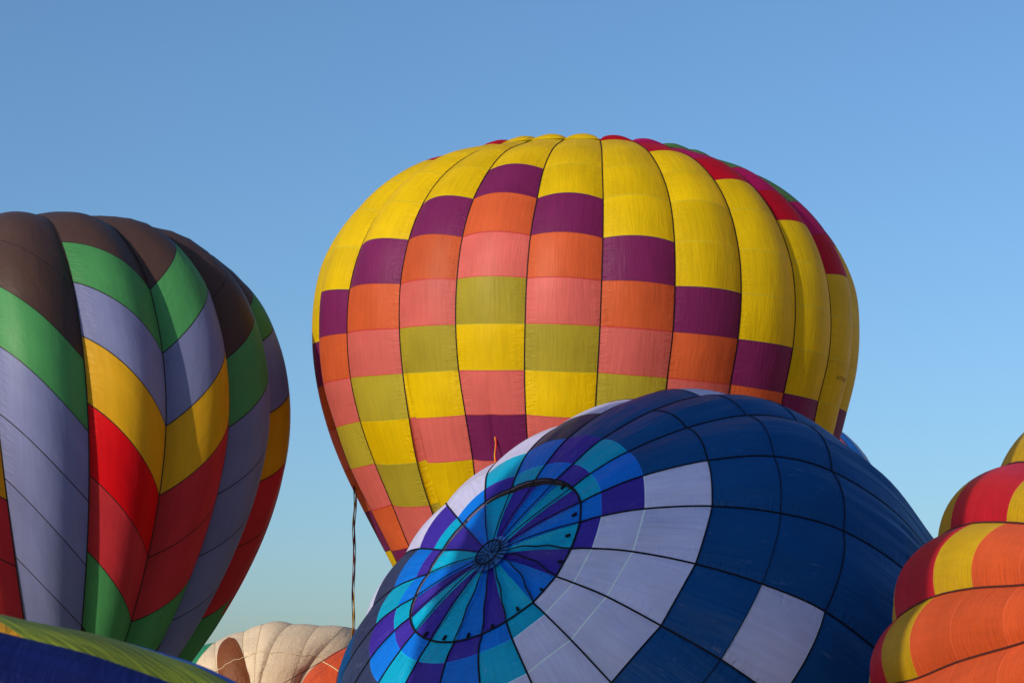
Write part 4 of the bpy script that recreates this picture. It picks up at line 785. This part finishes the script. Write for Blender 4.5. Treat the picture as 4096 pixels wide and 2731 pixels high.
# ------------------------------------------------------------------ cords hanging from the yellow balloon
def strand_tube(root, name, p0, p1, r, mat, phase, wob, n=60, twist=2.6, flat=1.0):
    s = np.linspace(0, 1, n)
    P_ = np.array(p0)[None] * (1 - s)[:, None] + np.array(p1)[None] * s[:, None]
    P_[:, 0] += wob * np.sin(s * twist * 2 * math.pi + phase) + .02 * np.sin(s * 31 + phase * 3)
    P_[:, 1] += wob * np.cos(s * twist * 2 * math.pi + phase)
    return tube(name, P_, r * (1 + .35 * np.sin(s * 37 + phase * 5)), mat, root, 6)
streamer = thing('drop_line', (-5.96, 72.17, 0.0), 'twisted red, yellow and purple streamer hanging straight down against the sky', 'streamer')
for nm, c, ph in (('red', (.16, .008, .010), 0.), ('yellow', (.30, .16, .006), 2.1), ('purple', (.022, .006, .028), 4.2)):
    strand_tube(streamer, 'strand', (-5.97, 72.17, 11.45), (-5.93, 72.17, 0.35), .023, cloth('%s_streamer_cloth' % nm, c, trans=.15), ph, .045)
vent = thing('pull_line', (-0.72, 69.0, 0.0), 'short red and yellow cord hanging from the plum patch of the tall yellow balloon', 'cord')
anchor = yb.P(3, np.array(.46), np.array(8.50)); an_n = yb.N(3, np.array(.46), np.array(8.50))
strand_tube(vent, 'strand', anchor + an_n * .03, (anchor[0] + .12, anchor[1] - 0.55, anchor[2] - 4.5), .030, cloth('red_cord_cloth', (.50, .006, .008), trans=.1), 0., .004, twist=1)
strand_tube(vent, 'strand', anchor + an_n * .03, (anchor[0] + .12, anchor[1] - 0.55, anchor[2] - 4.5), .012, cloth('yellow_cord_cloth', (.62, .40, .01), trans=.1), 4.2, .030, twist=.4)

# ------------------------------------------------------------------ 5. cream balloon lying in the background
cream = cloth('cream_balloon_cloth', (0.62, 0.49, 0.35), trans=0.22, rough=.5, crinkle=1.5, edge_crinkle=1.4, stretch=(6.5, 5.0), blotch=.06)
oval = cloth('brown_balloon_cloth', (0.165, 0.050, 0.016), trans=0.15, rough=.55, crinkle=2.0, edge_crinkle=.6, stretch=(3.0, 3.0), blotch=.1)
greenm = cloth('green_balloon_end_cloth', (0.025, 0.200, 0.095), trans=0.15, rough=.5, crinkle=2.6, edge_crinkle=1.4, stretch=(3.2, 2.4))
croot = thing('hot_air_balloon', (-12.3, 109.0, 0.0), 'cream balloon half inflated on the ground, with brown oval patch and green end', 'hot air balloon', GROUP)
cl = Loft(CREAM_NODES, (-12.3, 109.5, 2.2), [0.02, 0.09, 0.10, 0.10, 0.09, 0.07, 0.045, 0.04, 0.05, 0.05, 0.02])
for j in range(cl.n):
    for i in range(10):
        m = cream
        v0 = (i, i); v1 = (i + 1, i + 1)
        if j == 0: m = greenm
        if j == 1 and i >= 2:          # the green end runs down to the left across this gore
            cut = lambda k: (min(max(2.6, k), 10.0 - 1e-3), min(max(6.05, k), 10 - 1e-3))
            a0, a1 = cut(i), cut(i + 1)
            if a0 != a1 and i >= 2:
                panel('panel', cl, j, a0, a1, greenm, croot, nt=12, nw=6)
            lo = lambda k: (min(2.6, k), min(6.05, k))
            if lo(i) != lo(i + 1):
                panel('panel', cl, j, lo(i), lo(i + 1), cream, croot, nt=12, nw=6)
            continue
        panel('panel', cl, j, v0, (min(v1[0], 9.999),) * 2, m, croot, nt=12, nw=6)
seam_b = plain('tan_seam', (0.34, 0.24, 0.16), .8)
for j in range(1, cl.n):
    v = np.linspace(.2, 8, 40)
    X = cl.P(j, np.zeros(40), v); nn = cl.N(j, np.full(40, .02), v) + cl.N(j - 1, np.full(40, .98), v); nn /= np.linalg.norm(nn, axis=1, keepdims=True)
    ribbon('load_tape', X + nn * .01, nn, .024, .008, seam_b, croot)
# brown oval on the third gore
ow, ot = np.meshgrid(np.linspace(-1, 1, 17), np.linspace(0, 1, 21))
vv_ = 0.9 + ot * 4.55
half = np.sqrt(np.clip(1 - np.clip((ot - .42) / .58, 0, 1) ** 2.2, 0, 1)) * .485
half = half * (0.94 + .06 * (1 - ot))
tt_ = np.clip(.535 + ow * half, 0.005, .998)
OX = cl.P(2, tt_, vv_) + cl.N(2, tt_, vv_) * .03
make_obj('oval_patch', OX.reshape(-1, 3), grid_faces(16, 20), oval, croot, normals=cl.N(2, tt_, vv_).reshape(-1, 3), uvs=np.stack([tt_ * 3, vv_ * .9], -1).reshape(-1, 2), edge=np.full((OX.size // 3, 2), .4))
rope_m = plain('pale_rope', (0.62, 0.50, 0.30), .8)
rp = np.array(CREAM_ROPE)
kk = np.linspace(0, len(rp) - 1, 90)
RX = np.stack([catmull(rp[:, q], kk) for q in range(3)], -1)
RX[:, 2] += .02 * np.sin(kk * 9)
# lay it on the cloth
gt, gv = np.meshgrid(np.linspace(0, 1, 25), np.linspace(.5, 6.5, 90))
cloud = np.vstack([cl.P(j_, gt, gv).reshape(-1, 3) for j_ in range(cl.n)])
yy = np.array([cloud[np.argmin((cloud[:, 0] - p[0]) ** 2 + (cloud[:, 2] - p[2]) ** 2), 1] for p in RX])
RX[:, 1] = np.convolve(np.pad(yy, 3, mode='edge'), np.ones(7) / 7, mode='valid') - .05
tube('equator_rope', RX, .015, rope_m, croot, 5)

# ------------------------------------------------------------------ 6. small rust orange balloon just behind the blue one
rust = cloth('rust_balloon_cloth', (0.52, 0.070, 0.018), seam=(.50, .10, .05), seam_w=.012, trans=.2, rough=.5, crinkle=2.2, edge_crinkle=1.4, stretch=(3.2, 2.4))
rb = Envelope(BUMP[0], (0.25, 0.95, 0.12), 14, np.linspace(0, 2 * math.pi, 15)[:-1] + .35, np.array([.02, .25, .5, .72, .88, .97, 1.0, .97, .88, .74, .58, .42, .3]) * BUMP[1] * .985,
              np.array([-1.0, -.965, -.87, -.69, -.47, -.24, 0, .25, .5, .8, 1.1, 1.4, 1.7]) * BUMP[1], [.02, .03, .03, .03, .03, .03, .02], up=(0, 0, 1), ground=True)
rroot = thing('hot_air_balloon', (BUMP[0][0], BUMP[0][1], 0.0), 'rust orange balloon bulging up between the cream balloon and the blue one', 'hot air balloon', GROUP)
for j in range(14):
    for i in range(0, 12, 2):
        panel('panel', rb, j, (i, i), (min(i + 2, 11.999),) * 2, rust, rroot, nt=8, nw=8)
rp = np.array(BUMP_ROPE); kk = np.linspace(0, len(rp) - 1, 30)
tube('equator_rope', np.stack([catmull(rp[:, q], kk) for q in range(3)], -1), .024, rope_m, rroot, 5)
gy = np.array(GUY); kk = np.linspace(0, len(gy) - 1, 30)
GX = np.stack([catmull(gy[:, q], kk) for q in range(3)], -1)
t = thing('guy_rope', tuple(GX[0] * (1, 1, 0)), 'thin dark rope slanting past the cream balloon along the rust orange one', 'rope')
tube('rope', GX, .018, BLACK, t, 5)

# ------------------------------------------------------------------ 7. far upright balloon mostly hidden by the yellow and blue ones
fcol = [cloth('far_white_cloth', (.55, .52, .62), trans=.25), cloth('far_blue_cloth', (.015, .16, .55), trans=.25), cloth('far_pink_cloth', (.55, .12, .16), trans=.25)]
fr_, fh_ = 6.75, 6.5
fl = np.linspace(0, 1, 12)
frr = np.array([.02, 1.6, 3.1, 4.5, 5.6, 6.35, 6.75, 6.7, 6.1, 5.0, 3.6, 2.0]); fhh = np.array([6.6, 6.45, 5.95, 5.0, 3.75, 2.2, .3, -2.0, -4.4, -6.8, -9.2, -11.4])
fe = Envelope(FAR_C, (0, 0, 1), 24, np.linspace(0, 2 * math.pi, 25)[:-1] + rad(6), frr, fhh, [.06, .08, .08, .06, .04])
froot = thing('hot_air_balloon', (FAR_C[0], FAR_C[1], 0.0), 'distant white, blue and pink balloon peeping out at the right of the yellow one', 'hot air balloon', GROUP)
for j in range(24):
    a = math.degrees((fe.ph[j, 0] + fe.ph[j + 1, 0]) / 2) % 360
    c = 0 if 72 < a < 130 else (1 if 50 < a <= 72 else (2 if 34 < a <= 50 else j % 3))
    panel('gore', fe, j, (0, 0), (10.99, 10.99), fcol[c], froot, nt=6, nw=24)

# ------------------------------------------------------------------ 8. near balloon, lower left: the neck end of a blue and green envelope lying on the grass
nc = {'ink': (0.004, 0.009, 0.085), 'moss': (0.175, 0.225, 0.022), 'cobalt': (0.008, 0.105, 0.42), 'amber': (0.50, 0.24, 0.012)}
NM = {k: cloth('near_%s_cloth' % k, nc[k], trans=.2, rough=.55, crinkle=1.2, edge_crinkle=1.0, stretch=(5.0, 0.6), billow=.12, blotch=.28) for k in nc}
hx = np.array([-9.0, -7.0, -5.4, -4.29, -3.4, -2.6, -1.9, -1.0, 0.2, 1.4])
ztop = np.array([3.15, 3.1, 2.94, 2.77, 2.60, 2.36, 2.04, 1.75, 1.35, 1.05])
nrad = np.array([2.6, 2.3, 1.9, 1.55, 1.38, 1.18, 0.98, .82, .62, .5])
zax = ztop - nrad
phg = np.radians([-60, -32, -4, 25, 54, 83, 112, 141, 170, 200, 230, 262])
tw = np.interp(hx, [-5, -4.3, -2.5, -1.5], [-4, -3, 9, 14])
ph2 = phg[:, None] + np.radians(tw)[None]
class NearEnv(Envelope):
    def _place(s, r, ph, h):
        z = np.interp(h, hx, zax)
        return np.stack([h, 16.0 - 0.06 * h - r * np.sin(ph), z + r * np.cos(ph)], -1)
ne = NearEnv((0, 16, 0), (1, 0, 0), 12, ph2, np.repeat(nrad[None], 12, 0), np.repeat(hx[None], 12, 0), [.05, .05, .04, .04, .04], up=(0, 0, 1), ground=True)
nroot = thing('hot_air_balloon', (-4.0, 16.0, 0.0), 'blurred nearby dark blue balloon with a mossy green stripe, low at the left corner', 'hot air balloon', GROUP)
ncol = {0: 'ink', 1: 'cobalt', 2: 'moss', 3: 'ink', 4: 'ink', 5: 'cobalt', 6: 'moss', 7: 'ink', 8: 'ink', 9: 'cobalt', 10: 'moss', 11: 'ink'}
for j in range(12):
    cuts = [(0, 0), (2.1, 3.35), (8.99, 8.99)] if j == 2 else [(0, 0), (4.5, 4.5), (8.99, 8.99)]
    for i in range(2):
        m = NM['amber'] if (j == 2 and i == 0) else NM[ncol[j]]
        panel('panel', ne, j, cuts[i], cuts[i + 1], m, nroot, nt=12, nw=30)

# ------------------------------------------------------------------ 9. upright balloon off to the left, whose shadow lies over the blue and orange ones
shade_c = np.array((-25.21, 10.86, 19.11))
sr = np.array([.1, 3.2, 6.0, 8.2, 9.4, 9.95, 9.85, 9.4, 8.3, 6.9, 5.3, 3.7, 2.2]); sh = np.array([9.6, 9.3, 8.3, 6.6, 4.3, 1.6, -1.2, -3.8, -6.3, -8.9, -11.6, -14.2, -16.5])
se = Envelope(shade_c, (0, 0, 1), 24, np.linspace(0, 2 * math.pi, 25)[:-1], sr, sh, [.08, .12, .12, .06, .04])
sroot = thing('hot_air_balloon', (shade_c[0], shade_c[1], 0.0), 'striped maroon and navy balloon standing upright, out to the left of the view', 'hot air balloon', GROUP)
scol = [cloth('maroon_aloft_cloth', (.16, .012, .02), trans=.12), cloth('navy_aloft_cloth', (.012, .03, .12), trans=.12)]
for j in range(24):
    panel('gore', se, j, (0, 0), (11.99, 11.99), scol[j % 2], sroot, nt=6, nw=26)
wick = plain('wicker', (.20, .11, .05), .8)
bz = 0.9
def basket_part(name, x0, x1, y0, y1, z0, z1, m):
    vv = [(shade_c[0] + x, shade_c[1] + y, bz + z) for z in (z0, z1) for x, y in ((x0, y0), (x1, y0), (x1, y1), (x0, y1))]
    return make_obj(name, vv, [(3, 2, 1, 0), (4, 5, 6, 7), (0, 1, 5, 4), (1, 2, 6, 5), (2, 3, 7, 6), (3, 0, 4, 7)], m, sroot, smooth=False)
for nm, x0, x1, y0, y1 in (('basket_wall', -.8, .8, -.8, -.75), ('basket_wall', -.8, .8, .75, .8), ('basket_wall', -.8, -.75, -.749, .749), ('basket_wall', .75, .8, -.749, .749)):
    basket_part(nm, x0, x1, y0, y1, -.8, .3, wick)
basket_part('basket_floor', -.749, .749, -.749, .749, -.8, -.75, wick)
basket_part('burner', -.25, .25, -.25, .25, 1.1, 1.5, plain('steel', (.4, .4, .42), .35))
for sx in (-1, 1):
    for sy in (-1, 1):
        tube('suspension_cable', [(shade_c[0] + sx * .77, shade_c[1] + sy * .77, bz + .3), (shade_c[0] + sx * 1.55, shade_c[1] + sy * 1.55, shade_c[2] - 16.5)], .02, BLACK, sroot)
